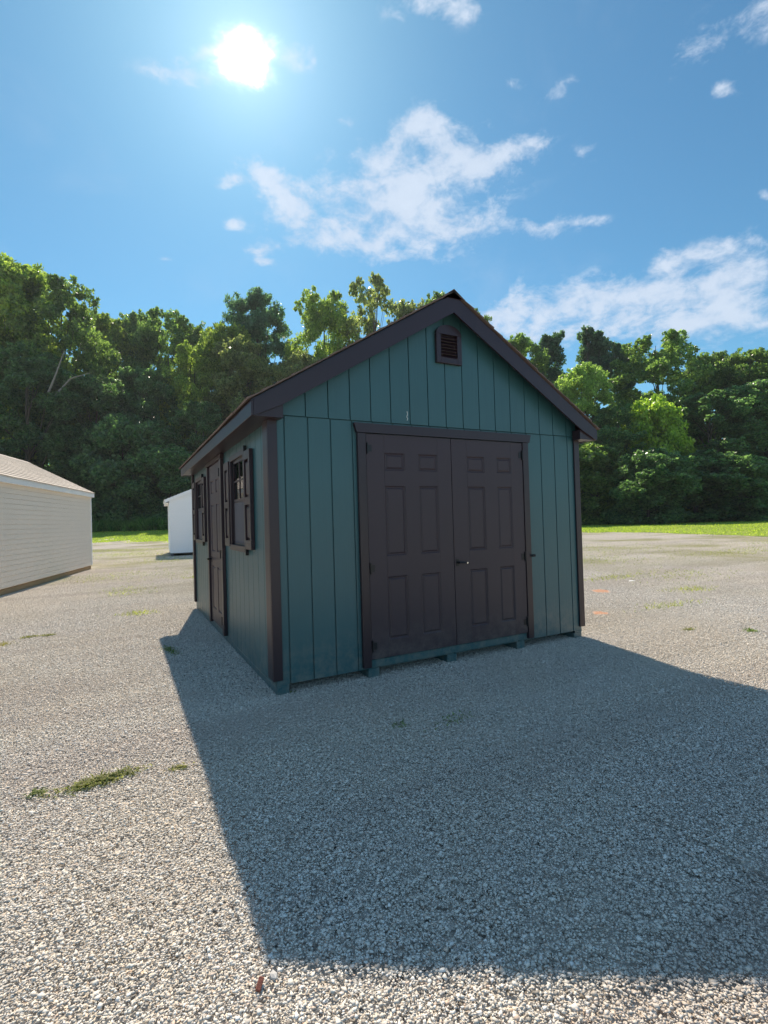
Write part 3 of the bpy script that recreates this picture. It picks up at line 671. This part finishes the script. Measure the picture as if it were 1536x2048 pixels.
# ---------------------------------------------------------------- the two other sheds (ridge along local x, eave wall on local -y)
def lap_shed(name, label, loc, rz, L, W, wallz, over, slope, wmat, rmat, tmat, skid, rake_over=0.05, ridge_along_x=True):
    T = empty(name, loc, rz); tag(T, label, 'shed')
    c = 0.1143; n = int((wallz-0.14)/c) + 1
    def board(mat, ln):
        # lap board profile in (depth, z), extruded along x
        return MB().prism([(0.0, 0.009), (-0.012, 0.008), (-0.006, c), (0.0, c)], 0, 0, ln).mesh('siding_board', mat)
    ml, mw = board(M[wmat], L-0.10), board(M[wmat], W-0.10)
    ew = wallz
    for i in range(n):
        z = 0.14 + i*c
        if z + c > wallz + 0.02: break
        link(ml, 'siding_board', T, (-L/2+0.05, 0, z)); o = link(ml, 'siding_board', T, (L/2-0.05, W, z)); o.rotation_euler = (0, 0, math.pi)
        o = link(mw, 'siding_board', T, (L/2, 0.05, z)); o.rotation_euler = (0, 0, math.pi/2)
        o = link(mw, 'siding_board', T, (-L/2, W-0.05, z)); o.rotation_euler = (0, 0, -math.pi/2)
    top = wallz + slope*(W/2)
    # gable boards, shortening towards the ridge
    z = 0.14 + n*c
    while z < top - 0.02:
        if z + c > wallz:
            y0 = max(0.05, (z + c - wallz)/slope); y1 = W - y0
            if y1 - y0 > 0.05:
                for s in (-1, 1):
                    m_ = MB(); x = s*L/2
                    m_.prism([(0.0, 0.009), (0.012, 0.008), (0.006, c), (0.0, c)], 1, y0, y1)
                    vs = [(x + s*v[0], v[1], v[2] + z) for v in m_.v]
                    MB().add(vs, m_.f).build('gable_board', M[wmat], T)
        z += c
    inner = MB()
    for s in (-1, 1):
        xa, xb = (s*L/2 - 0.05, s*L/2 - 0.004) if s > 0 else (s*L/2 + 0.004, s*L/2 + 0.05)
        inner.prism([(0.004, 0.13), (W-0.004, 0.13), (W-0.004, wallz-0.02), (W/2, top-0.05), (0.004, wallz-0.02)], 0, xa, xb)
    inner.box((-L/2+0.051, 0.003, 0.13), (L/2-0.051, 0.05, wallz-0.03)); inner.box((-L/2+0.051, W-0.05, 0.13), (L/2-0.051, W-0.003, wallz-0.03))
    inner.build('wall', M[wmat], T)
    for sx in (-1, 1):
        for y0 in (-0.02, W-0.05):
            x0, x1 = (L/2-0.05, L/2+0.02) if sx > 0 else (-L/2-0.02, -L/2+0.05)
            MB().box((x0, y0, 0.135), (x1, y0+0.07, wallz-0.012), 0.003).build('corner_board', M[tmat], T)
    ez = wallz - slope*over
    for s in (0, 1):
        f = (lambda y: y) if s == 0 else (lambda y: W-y)
        MB().prism([(f(-over), ez+0.012), (f(W/2), top+0.012), (f(W/2), top+0.035), (f(-over), ez+0.035)], 0, -L/2-rake_over, L/2+rake_over).build('roof_deck', M[tmat], T)
        e0 = Vector((-L/2-rake_over-0.005, f(-over-0.012), ez+0.032)); up = Vector((e0.x, f(W/2), top+0.036)) - e0
        nc = int(up.length/0.14)
        shingles('shingles', M[rmat], T, e0, Vector((L+2*rake_over+0.01, 0, 0)), up, nc, up.length/nc, seed=11+s)
        MB().box((-L/2-rake_over+0.001, min(f(-over), f(-over+0.02)), ez-0.11), (L/2+rake_over-0.001, max(f(-over), f(-over+0.02)), ez+0.010), 0.003).build('fascia', M[tmat], T)
        MB().box((-L/2-rake_over+0.001, min(f(-over+0.021), f(-0.021)), ez-0.105), (L/2+rake_over-0.001, max(f(-over+0.021), f(-0.021)), ez-0.095), 0).build('soffit', M[tmat], T)
        for x in (-L/2-rake_over-0.018, L/2+rake_over+0.0005):
            MB().prism([(f(-over), ez+0.030), (f(W/2), top+0.030), (f(W/2), top-0.10), (f(-over), ez-0.10)], 0, x, x+0.0175).build('rake_board', M[tmat], T)
    mb = MB(); k = int(L/0.3)
    for i in range(k+1):
        x0 = -L/2-rake_over + i*(L+2*rake_over-0.3)/k
        mb.prism([(W/2-0.13, top-0.13*slope+0.046), (W/2, top+0.046), (W/2+0.13, top-0.13*slope+0.046), (W/2+0.13, top-0.13*slope+0.055), (W/2, top+0.058+0.003*(i % 2)), (W/2-0.13, top-0.13*slope+0.055)], 0, x0, x0+0.3)
    tag(mb.build('ridge_cap', M[rmat], T), kind='stuff')
    for y0 in (0.02, W/3, 2*W/3-0.1, W-0.12): MB().box((-L/2+0.01, y0, -0.03), (L/2-0.01, y0+0.1, 0.10), 0.004).build('runner', M[skid], T)
    MB().box((-L/2+0.012, 0.03, 0.1005), (L/2-0.012, W-0.03, 0.129), 0).build('floor_frame', M[skid], T)
    return T
# beige shed: visible eave wall runs from (-2.0, 15.5) towards the viewer
dv = Vector((-0.215, -0.9766, 0)); Lb = 12.0; far = Vector((-2.0, 15.5, 0)); mid = far + dv*Lb/2
lap_shed('vinyl_shed', 'long beige vinyl sided shed with tan shingle roof at the left edge', (mid.x, mid.y, -0.02), math.atan2(-dv.y, -dv.x), Lb, 3.66, 2.58, 0.10, 0.54, 'beige', 'tanshingle', 'white', 'lumber')
WS = (0.97, 20.40)
T2_ = lap_shed('white_shed', 'small white shed standing on the gravel behind the teal shed', (WS[0]+1.55, WS[1]+2.0, -0.02), 0, 4.0, 3.1, 2.62, 0.20, 0.42, 'white', 'white', 'white', 'dark')
T2_.rotation_euler = (0, 0, math.pi/2 - 0.06); T2_.location = (WS[0]+3.1, WS[1]+2.0, -0.02)

# ---------------------------------------------------------------- trees
def quads(P, size, up_bias=0.0, aspect=1.0):
    """random rhombic leaves at P (k,3)"""
    k = len(P); a = rng.normal(0, 1, (k, 3)); a /= np.linalg.norm(a, axis=1)[:, None]
    b = rng.normal(0, 1, (k, 3)); b[:, 2] += up_bias; b -= a*(a*b).sum(1)[:, None]; b /= np.linalg.norm(b, axis=1)[:, None]
    s = (size*rng.uniform(0.6, 1.3, k))[:, None]; a = a*s*0.55/aspect; b = b*s*0.8*aspect
    return np.stack([P-b, P+a*0.9-b*0.1, P+b, P-a*0.9-b*0.1], 1).reshape(-1, 3)
def clump(c, r, n, flat=0.8):
    d = rng.normal(0, 1, (n, 3)); d /= np.linalg.norm(d, axis=1)[:, None]
    q = rng.random(n)**0.45
    return c + d*(r*q)[:, None]*np.array([1, 1, flat])
def make_tree(kind):
    """unit-ish tree 30 m high; crown and trunk meshes"""
    P = dict(broad_a=(30, 6.6, 0.12, 150, 260, 0.26, 1.30), broad_b=(30, 6.4, 0.10, 130, 290, 0.27, 1.40), broad_c=(30, 6.8, 0.16, 165, 240, 0.25, 1.20),
             pine=(30, 6.0, 0.30, 130, 240, 0.25, 1.25), sparse=(30, 6.2, 0.30, 95, 130, 0.29, 1.0), spiky=(30, 5.0, 0.08, 130, 170, 0.27, 0.95), small=(30, 9.0, 0.03, 60, 420, 0.6, 3.4))[kind]
    H, Rm, base, nc, nl, ls, cr = P
    tr = MB(); bend = [(0, 0, 0)]
    for i in range(1, 8): bend.append((bend[-1][0]+random.uniform(-.35, .35), bend[-1][1]+random.uniform(-.35, .35), H*0.13*i))
    rad = [0.48, 0.40, 0.34, 0.28, 0.22, 0.15, 0.09, 0.03]
    tr.tube(bend, rad, 8)
    def trunk_at(z):
        i = min(int(z/(H*0.13)), 6); f = z/(H*0.13) - i; a, b = Vector(bend[i]), Vector(bend[i+1]); return a + (b-a)*min(f, 1)
    pts = []; tops = []
    # a few main leaders give the crown its uneven head
    lead = [(random.uniform(-.5, .5)*Rm, random.uniform(-.5, .5)*Rm, random.uniform(0.86, 1.0)) for _ in range(4)] + [(0, 0, 1.0)]
    for i in range(nc):
        t = random.random()
        z = H*(base + (1-base)*t)
        if kind == 'spiky': prof = (1-t)**0.7*0.9 + 0.12
        elif kind == 'pine': prof = math.sin(math.pi*min(1, 0.12 + t*0.95))**0.6
        elif kind == 'small': prof = math.sin(math.pi*(0.2+0.72*t))**0.5
        else: prof = math.sin(math.pi*(0.14 + 0.80*t))**0.55
        th = random.random()*6.283; rr = Rm*prof*math.sqrt(random.uniform(0.12, 1.0))
        top = min(1.0, 1.0 - 0.2*(rr/Rm)**2)
        c = Vector((rr*math.cos(th), rr*math.sin(th), min(z, H*top - cr*0.8)))
        if kind == 'spiky':
            lx, ly, lt = lead[i % 5]; c = Vector((lx*0.9*(0.4+t) + rr*0.38*math.cos(th), ly*0.9*(0.4+t) + rr*0.38*math.sin(th), min(z, H*lt - 1)))
        c += trunk_at(c.z)*0.6 - Vector((0, 0, c.z*0.6))
        r = cr*random.uniform(0.6, 1.25)*(0.75 if t > 0.85 else 1)
        pts.append(clump(np.array(c), r, int(nl*(r/cr)**1.6), 0.55 if kind == 'pine' else 0.8)); tops.append((c, r))
        # small satellite sprays break up the outline
        for _ in range(5):
            dd = Vector((random.gauss(0, 1), random.gauss(0, 1), random.gauss(0.3, 0.8))).normalized()
            pts.append(clump(np.array(c + dd*r*1.05), r*0.38, int(nl*0.11), 0.9))
    for c, r in random.sample(tops, min(34, len(tops))):
        z0 = max(c.z*random.uniform(0.55, 0.8), H*0.08); a = trunk_at(z0); mid_ = a.lerp(c, 0.5) + Vector((0, 0, -0.05*(c-a).length)) + Vector((random.uniform(-.3, .3), random.uniform(-.3, .3), 0))
        rr = 0.03 + 0.12*(1-z0/H); tr.tube([a, mid_, c], [rr, rr*0.6, rr*0.2], 5)
    pts = np.concatenate(pts); pts[:, 2] = np.maximum(pts[:, 2], 0.2)
    q = quads(pts, ls, 0.5, 1.35 if kind == 'pine' else 1.0)
    crown = np_mesh('crown', q, 4, M['leaf'], rng.random(len(pts)))
    return crown, tr.mesh('trunk', M['bark'])
PROTO = {}
TCOL = dict(g=(0.110, 0.165, 0.055), y=(0.165, 0.215, 0.055), b=(0.070, 0.120, 0.085), o=(0.165, 0.185, 0.085), d=(0.085, 0.145, 0.070), l=(0.19, 0.26, 0.085), m=(0.24, 0.33, 0.06))
TREES=[
    (-24.1, 101.7, 49.2, 19.2, 'broad_a', 'g') ,
    (-15.8, 91.7, 44.9, 18.0, 'broad_b', 'y') ,
    (-9.2, 88.6, 42.1, 15.0, 'broad_c', 'g') ,
    (-4.2, 102.8, 43.3, 14.1, 'broad_a', 'y') ,
    (1.8, 108.2, 46.2, 14.2, 'broad_b', 'g') ,
    (7.7, 100.3, 44.8, 14.6, 'broad_c', 'g') ,
    (13.9, 100.2, 42.6, 12.0, 'broad_a', 'g') ,
    (22.9, 89.7, 47.4, 18.0, 'pine', 'b') ,
    (16.8, 87.0, 38.2, 11.7, 'broad_b', 'y') ,
    (31.7, 79.3, 44.1, 13.5, 'broad_c', 'y') ,
    (40.5, 76.9, 47.6, 14.7, 'sparse', 'o') ,
    (45.4, 69.9, 41.4, 9.7, 'broad_a', 'o') ,
    (51.2, 70.2, 44.2, 10.0, 'broad_b', 'g') ,
    (54.1, 64.9, 39.8, 9.6, 'sparse', 'g') ,
    (58.4, 58.5, 32.6, 11.7, 'broad_a', 'g') ,
    (65.6, 57.5, 34.7, 9.5, 'spiky', 'b') ,
    (68.2, 52.5, 34.7, 10.0, 'spiky', 'b') ,
    (73.2, 50.8, 32.0, 7.6, 'spiky', 'b') ,
    (72.4, 43.5, 30.3, 14.6, 'broad_c', 'g') ,
    (79.3, 40.1, 27.2, 9.3, 'broad_b', 'g') ,
    (81.7, 35.3, 26.5, 10.4, 'broad_a', 'g') ,
    (84.7, 30.1, 25.9, 14.2, 'broad_c', 'g') ,
    (-12.7, 81.0, 27.5, 14.1, 'broad_c', 'd') ,
    (-4.5, 81.8, 24.8, 12.0, 'broad_b', 'd') ,
    (10.1, 84.9, 32.9, 10.2, 'broad_c', 'y') ,
    (17.0, 78.9, 32.8, 12.4, 'broad_a', 'o') ,
    (3.1, 85.7, 28.0, 11.5, 'broad_a', 'd') ,
    (25.0, 74.5, 29.8, 10.7, 'broad_b', 'o') ,
    (56.3, 44.4, 23.6, 8.4, 'broad_b', 'l') ,
    (59.4, 36.2, 16.8, 6.4, 'small', 'm') ,
    (58.0, 40.1, 16.6, 10.1, 'broad_c', 'd') ,
    (68.2, 33.9, 18.1, 12.0, 'broad_a', 'd') ,
    (73.0, 29.7, 19.1, 11.0, 'broad_b', 'd') ,
    (10.1, 74.3, 20.2, 9.8, 'broad_c', 'd') ,
    (-0.5, 78.3, 17.2, 9.6, 'small', 'd') ,
    (52.8, 39.4, 10.8, 8.3, 'small', 'g') ,
    (61.2, 32.0, 8.8, 9.2, 'small', 'd') ,
    (65.8, 28.0, 8.2, 7.8, 'small', 'd') ,
    (5.2, 73.3, 12.3, 8.6, 'small', 'd') ,
    (52.1, 32.1, 8.8, 6.9, 'small', 'd') ,
]

TREE_LABELS = ['tall tree cut off by the left edge of the picture', 'tallest yellowish tree at the far left above the beige shed', 'big round tree with bare pale limbs above the beige shed',
 'yellowish tree just right of the big left tree', 'green tree behind, left of the gap above the white shed', 'green tree on the skyline above the gap between the sheds', 'low skyline tree left of the dark pine',
 'dark blue green pine standing above the left slope of the shed roof', 'yellow green tree leaning on the left side of the dark pine', 'yellow green tree just right of the dark pine', 'tall loose tree with sky showing through above the left roof slope',
 'olive tree between the loose tree and the roof peak', 'small crown just left of the shed roof peak', 'sparse crown showing just right of the shed roof peak', 'round green tree low behind the right roof slope',
 'leftmost of the pointed blue green trees right of the shed', 'tallest pointed blue green tree right of the shed', 'slim pointed tree right of the tallest pointed one', 'broad full green tree right of the pointed trees', 'narrow green tree beside the skyline dip at right',
 'green tree near the right edge on the skyline', 'green tree cut off by the right edge of the picture', 'dark tree below the far left crowns behind the beige shed', 'dark tree behind the roof end of the beige shed', 'yellow green tree in front of the skyline left of the pine',
 'olive bushy tree right above the shed eave', 'dark tree in the middle between the beige shed and the pine', 'olive tree just above the left roof slope', 'pale light green tree beside the right end of the roof', 'small bright yellow green maple in front of the dark trees at right',
 'dark tree left of the bright maple', 'dark tree right of the bright maple', 'dark tree at the right edge in front of the wood', 'dark tree above the far end of the shed roof', 'low dark tree above the gap beside the beige shed', 'low green tree beside the right corner board of the shed',
 'low dark tree under the bright maple', 'lowest dark tree near the right edge', 'low dark tree just above the white shed', 'low dark tree hiding the foot of the bright maple']

for (x, y, h, w, kind, c), lab in zip(TREES, TREE_LABELS):
    if kind not in PROTO: PROTO[kind] = make_tree(kind)
    cm, tm = PROTO[kind]; t = empty('pine_tree' if kind == 'pine' else 'broadleaf_tree', (x, y, float(ground_h(x, y)) - 0.1), random.random()*6.28)
    tag(t, lab, 'tree', 'trees at the edge of the lot')
    nat = 18.0 if kind == 'small' else (11.0 if kind == 'spiky' else 14.5)
    t.scale = (w/nat*1.12, w/nat*1.12, h/30.5)
    a = link(cm, 'crown', t); k = random.uniform(0.85, 1.18); a.color = tuple(v*k for v in TCOL[c]) + (1,)
    link(tm, 'trunk', t)
# pale bare limbs on the big tree at the left
tt = bpy.data.objects.new('bare_branch', MB().tube([(0, 0, 0), (1.0, -0.6, 2.6), (2.0, -1.1, 5.6)], [0.17, 0.12, 0.05], 6).tube([(0.5, 0.2, -0.6), (2.6, 0.0, 2.2), (5.0, -0.6, 3.1)], [0.16, 0.11, 0.04], 6).mesh('bare_branch', M['palebark']))
COL.objects.link(tt); tt.parent = BIGTREE = [o for o in COL.objects if o.get('label') == TREE_LABELS[2]][0]
tt.matrix_world = Matrix.Translation((-9.6, 76.5, 20.0)); tt.matrix_parent_inverse = (Matrix.Translation(BIGTREE.location) @ BIGTREE.rotation_euler.to_matrix().to_4x4() @ Matrix.Diagonal((*BIGTREE.scale, 1))).inverted()

# dark bushes under the trees, tall weeds in front of them, more wood behind: nobody could count these
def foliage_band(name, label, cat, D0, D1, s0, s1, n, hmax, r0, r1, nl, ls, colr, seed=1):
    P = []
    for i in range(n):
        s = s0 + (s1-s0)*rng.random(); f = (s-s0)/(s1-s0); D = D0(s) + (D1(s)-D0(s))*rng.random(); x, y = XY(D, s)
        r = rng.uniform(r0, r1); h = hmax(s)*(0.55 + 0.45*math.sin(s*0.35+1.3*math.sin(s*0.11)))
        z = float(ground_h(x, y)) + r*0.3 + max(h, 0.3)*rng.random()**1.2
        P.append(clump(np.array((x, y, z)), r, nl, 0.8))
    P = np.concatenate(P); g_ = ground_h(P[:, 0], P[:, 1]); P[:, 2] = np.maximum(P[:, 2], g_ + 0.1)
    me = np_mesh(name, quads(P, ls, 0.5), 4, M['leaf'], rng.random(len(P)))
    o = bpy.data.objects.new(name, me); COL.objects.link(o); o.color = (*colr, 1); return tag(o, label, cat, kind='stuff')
weed_D = lambda s: 52 + 17*ss(s, -25, 25)
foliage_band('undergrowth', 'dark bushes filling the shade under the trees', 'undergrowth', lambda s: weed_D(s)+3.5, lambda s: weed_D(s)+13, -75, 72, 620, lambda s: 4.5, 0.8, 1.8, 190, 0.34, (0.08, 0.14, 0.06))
foliage_band('far_wood', 'dense wood behind the front trees', 'wood', lambda s: 96, lambda s: 118, -130, 110, 900, lambda s: 19 - 8*float(ss(s, -10, 30)), 2.0, 3.8, 130, 0.75, (0.09, 0.15, 0.06))
def blades(name, label, cat, P, h, w, colr, lean=0.35, mat='grass', kind='stuff', parent=None):
    k = len(P); th = rng.random(k)*6.283; hh = h*rng.uniform(0.5, 1.3, k); ww = w*rng.uniform(0.7, 1.3, k)
    d = np.stack([np.cos(th), np.sin(th), np.zeros(k)], 1); l = rng.normal(0, lean, (k, 3)); l[:, 2] = 1; l *= hh[:, None]
    V = np.stack([P - d*ww[:, None]/2, P + d*ww[:, None]/2, P + l], 1).reshape(-1, 3)
    me = np_mesh(name, V, 3, M[mat], rng.random(k)); o = bpy.data.objects.new(name, me); COL.objects.link(o); o.color = (*colr, 1)
    return tag(o, label, cat, kind=kind)
def band_points(n, D0, D1, s0, s1):
    s = rng.uniform(s0, s1, n); f = rng.random(n); D = D0(s) + (D1(s)-D0(s))*f; x, y = XY(D, s); return np.stack([x, y, ground_h(x, y)], 1)
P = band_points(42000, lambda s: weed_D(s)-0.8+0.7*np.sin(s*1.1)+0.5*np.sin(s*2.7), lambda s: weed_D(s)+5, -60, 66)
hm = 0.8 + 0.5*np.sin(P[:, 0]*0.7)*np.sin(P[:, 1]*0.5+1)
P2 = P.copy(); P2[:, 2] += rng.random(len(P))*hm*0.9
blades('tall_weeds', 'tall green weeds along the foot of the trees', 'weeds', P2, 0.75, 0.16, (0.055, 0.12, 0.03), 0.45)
P = band_points(90000, lambda s: d_edge(s)-0.3+0.6*rng.normal(0, 1, len(s)) , lambda s: weed_D(s)+1, -62, 66)
blades('lawn_grass', 'bright yellow green grass strip beyond the gravel', 'grass', P, 0.10, 0.05, (0.27, 0.34, 0.05), 0.6)

# ---------------------------------------------------------------- thin summer haze
hz_m = bpy.data.materials.new('haze'); hz_m.use_nodes = True; hz_m.node_tree.nodes.clear()
_o = hz_m.node_tree.nodes.new('ShaderNodeOutputMaterial'); _v = hz_m.node_tree.nodes.new('ShaderNodeVolumePrincipled')
_v.inputs['Density'].default_value = 0.00022; _v.inputs['Color'].default_value = (0.85, 0.92, 1, 1); _v.inputs['Anisotropy'].default_value = 0.3
hz_m.node_tree.links.new(_v.outputs[0], _o.inputs['Volume'])
tag(MB().box((-950, -950, -1.2), (950, 950, 72)).build('haze', hz_m), kind='stuff')

# ---------------------------------------------------------------- thin grass in the gravel
PT = []
def patch(x, y, rx, ry, n):
    a = rng.normal(0, 0.5, (n, 2)); px = x + a[:, 0]*rx; py = y + a[:, 1]*ry; PT.append(np.stack([px, py, ground_h(px, py)], 1))
for p in ((9.5, 2.8, 1.6, 1.2, 500), (11.5, 6.2, 2.5, 1.8, 900), (7.7, 1.25, 0.5, 0.3, 200), (6.0, 0.6, 0.7, 0.2, 150), (-0.6, 24.5, 3.0, 3.2, 3600), (0.5, 18.5, 2.2, 2.2, 1300), (-0.9, 12.0, 1.6, 2.0, 600), (-1.0, 8.2, 0.6, 0.9, 220), (15, 9, 6, 4, 3000), (-0.9, 4.95, 0.3, 0.25, 140), (17.3, 5.1, 3.0, 1.0, 1200), (24, 6, 4, 2, 2500), (14, 12, 3, 1, 1200), (-1.3, 30, 5, 2, 3000), (0.8, 10.0, 0.6, 0.3, 250), (8.2, 3.2, 1.0, 0.3, 300), (5.6, 4.0, 0.5, 0.3, 200)):
    patch(*p)
E_ = band_points(9000, lambda s: d_edge(s)-6*rng.random(len(s))**0.5*(0.4+0.6*np.sin(s*0.8)**2), lambda s: d_edge(s), -50, 45); PT.append(E_)
blades('thin_grass', 'thin yellowish grass growing through the gravel', 'grass', np.concatenate(PT), 0.045, 0.014, (0.26, 0.27, 0.10), 0.9)
def weed(x, y, rx, ry, rz, n, ln, col, label):
    V = []; R = []
    for i in range(n):
        a, b = rng.normal(0, 0.45, 2); px, py = a*rx, b*ry
        c, s = math.cos(rz), math.sin(rz); px, py = c*px - s*py, s*px + c*py
        th = random.random()*6.28; l = ln*random.uniform(0.5, 1.3); w = random.uniform(0.0022, 0.0045); up = random.uniform(0.15, 0.9)
        d = Vector((math.cos(th), math.sin(th), 0)); nrm = Vector((-d.y, d.x, 0)); z = 0.0
        p0 = Vector((px, py, z)); p1 = p0 + d*l*0.45*(1-up*0.5) + Vector((0, 0, l*0.45*up)); p2 = p0 + d*l*(1-up*0.35) + Vector((0, 0, l*0.5*up))
        V += [p0-nrm*w, p0+nrm*w, p1+nrm*w*1.1, p1-nrm*w*1.1, p1-nrm*w*1.1, p1+nrm*w*1.1, p2+nrm*w*0.2, p2-nrm*w*0.2]; r = random.random(); R += [r, r]
    me = np_mesh('weed_clump', [tuple(v) for v in V], 4, M['grass'], np.array(R))
    o = bpy.data.objects.new('weed_clump', me); COL.objects.link(o); o.location = (x, y, float(ground_h(x, y)) + 0.004); o.color = (*col, 1)
    tag(o, label, 'weed', 'weeds growing in the gravel')
GR = (0.12, 0.16, 0.05); YG = (0.21, 0.21, 0.08)
weed(-1.20, -0.79, 0.20, 0.055, 0.10, 360, 0.06, (0.17, 0.18, 0.065), 'long low green weed strip in the sunny gravel at left')
weed(-1.50, -0.76, 0.05, 0.03, 0.0, 50, 0.045, (0.14, 0.17, 0.06), 'small weed just left of the long weed strip')
weed(-0.81, -0.86, 0.05, 0.03, 0.0, 60, 0.035, YG, 'tiny pale weed near the shadow edge right of the weed strip')
weed(-0.62, 2.05, 0.07, 0.28, 0.15, 130, 0.05, (0.12, 0.17, 0.06), 'weed clump on the far corner of the shed shadow')
weed(0.90, -1.12, 0.22, 0.09, 0.3, 70, 0.03, (0.16, 0.20, 0.10), 'sparse weed in the shaded gravel in front of the double doors')
weed(0.55, -1.00, 0.06, 0.06, 0.3, 40, 0.03, (0.16, 0.20, 0.10), 'thin weed in the shade left of the sparse weed by the doors')
weed(-2.15, 3.90, 0.12, 0.08, 0.0, 120, 0.05, YG, 'left one of two small yellowish weeds in front of the beige shed')
weed(-1.95, 3.86, 0.08, 0.06, 0.0, 90, 0.05, YG, 'right one of two small yellowish weeds in front of the beige shed')
weed(-2.42, 3.58, 0.16, 0.14, 0.0, 160, 0.045, (0.22, 0.20, 0.05), 'brownish yellow weed patch at the left edge of the picture')
weed(5.22, -0.87, 0.07, 0.07, 0.0, 90, 0.05, (0.15, 0.21, 0.06), 'bright green weed tuft at the right edge of the sunny gravel')
weed(4.75, -0.45, 0.10, 0.05, 0.0, 90, 0.04, YG, 'flat pale weed left of the green tuft at the right edge')
weed(0.12, 0.0, 0.05, 0.02, 0.0, 10, 0.03, GR, 'few grass blades at the front corner of the teal shed')
# ---------------------------------------------------------------- clay patches, litter and stray stones
def lump(name, x, y, rx, ry, rz, h, mat, seed, label, cat, n=14):
    rd = random.Random(seed); V = [(0, 0, h)]; F = []
    for k, f in ((1, 0.55), (2, 1.0)):
        for i in range(n):
            t = 6.283*i/n; r = f*rd.uniform(0.7, 1.15); V.append((rx*r*math.cos(t), ry*r*math.sin(t), h*(0.75 if k == 1 else -0.3)*rd.uniform(0.7, 1.2)))
    for i in range(n): j = (i+1) % n; F += [(0, 1+i, 1+j), (1+i, 1+n+i, 1+n+j, 1+j)]
    o = MB().add(V, F).build(name, M[mat], None, True); o.location = (x, y, float(ground_h(x, y)) - 0.001); o.rotation_euler = (0, 0, rz); tag(o, label, cat); return o
lump('clay_patch', 6.47, 2.11, 0.26, 0.32, -0.5, 0.012, 'clay', 1, 'farther orange clay patch on the gravel right of the teal shed', 'clay patch')['group'] = 'orange clay patches'
lump('clay_patch', 4.78, 0.78, 0.16, 0.20, -0.4, 0.012, 'clay', 2, 'nearer orange clay patch on the gravel right of the teal shed', 'clay patch')['group'] = 'orange clay patches'
lump('paper_scrap', 8.0, 2.6, 0.09, 0.05, -0.5, 0.02, 'paper', 3, 'small white scrap lying on the gravel right of the teal shed', 'litter')
def stone(x, y, s, mat, label, cat, name='stone', seed=1, z=0.0):
    bm = bmesh.new(); bmesh.ops.create_icosphere(bm, subdivisions=1, radius=1); rd = random.Random(seed)
    for v in bm.verts: v.co = Vector((v.co.x*s[0], v.co.y*s[1], v.co.z*s[2]))*rd.uniform(0.8, 1.15)
    me = bpy.data.meshes.new(name); bm.to_mesh(me); bm.free(); me.materials.append(M[mat]); o = bpy.data.objects.new(name, me); COL.objects.link(o)
    o.location = (x, y, float(ground_h(x, y)) + s[2]*0.6 + 0.006 + z); o.rotation_euler = (0.2, 0.1, seed); tag(o, label, cat); return o
b = MB().box((-0.016, -0.008, -0.007), (0.016, 0.008, 0.007), 0.002).build('brick_chip', M['brick'], None); b.location = (-0.735, -2.43, float(ground_h(-0.73, -2.43)) + 0.016); b.rotation_euler = (0.3, -0.5, 0.9); tag(b, 'red brick chip beside the lower left corner of the shadow', 'brick chip')
M['palestone'] = paint('pale_stone', (0.55, 0.52, 0.48), 0.8, 0.1, None, 0.3, 90)
stone(-0.690, -2.415, (0.016, 0.012, 0.007), 'palestone', 'pale grey stone touching the red brick chip', 'stone', seed=5)
stone(-0.69, -2.605, (0.008, 0.006, 0.006), 'brick', 'tiny orange chip at the bottom edge of the picture', 'brick chip', 'brick_chip', seed=8)
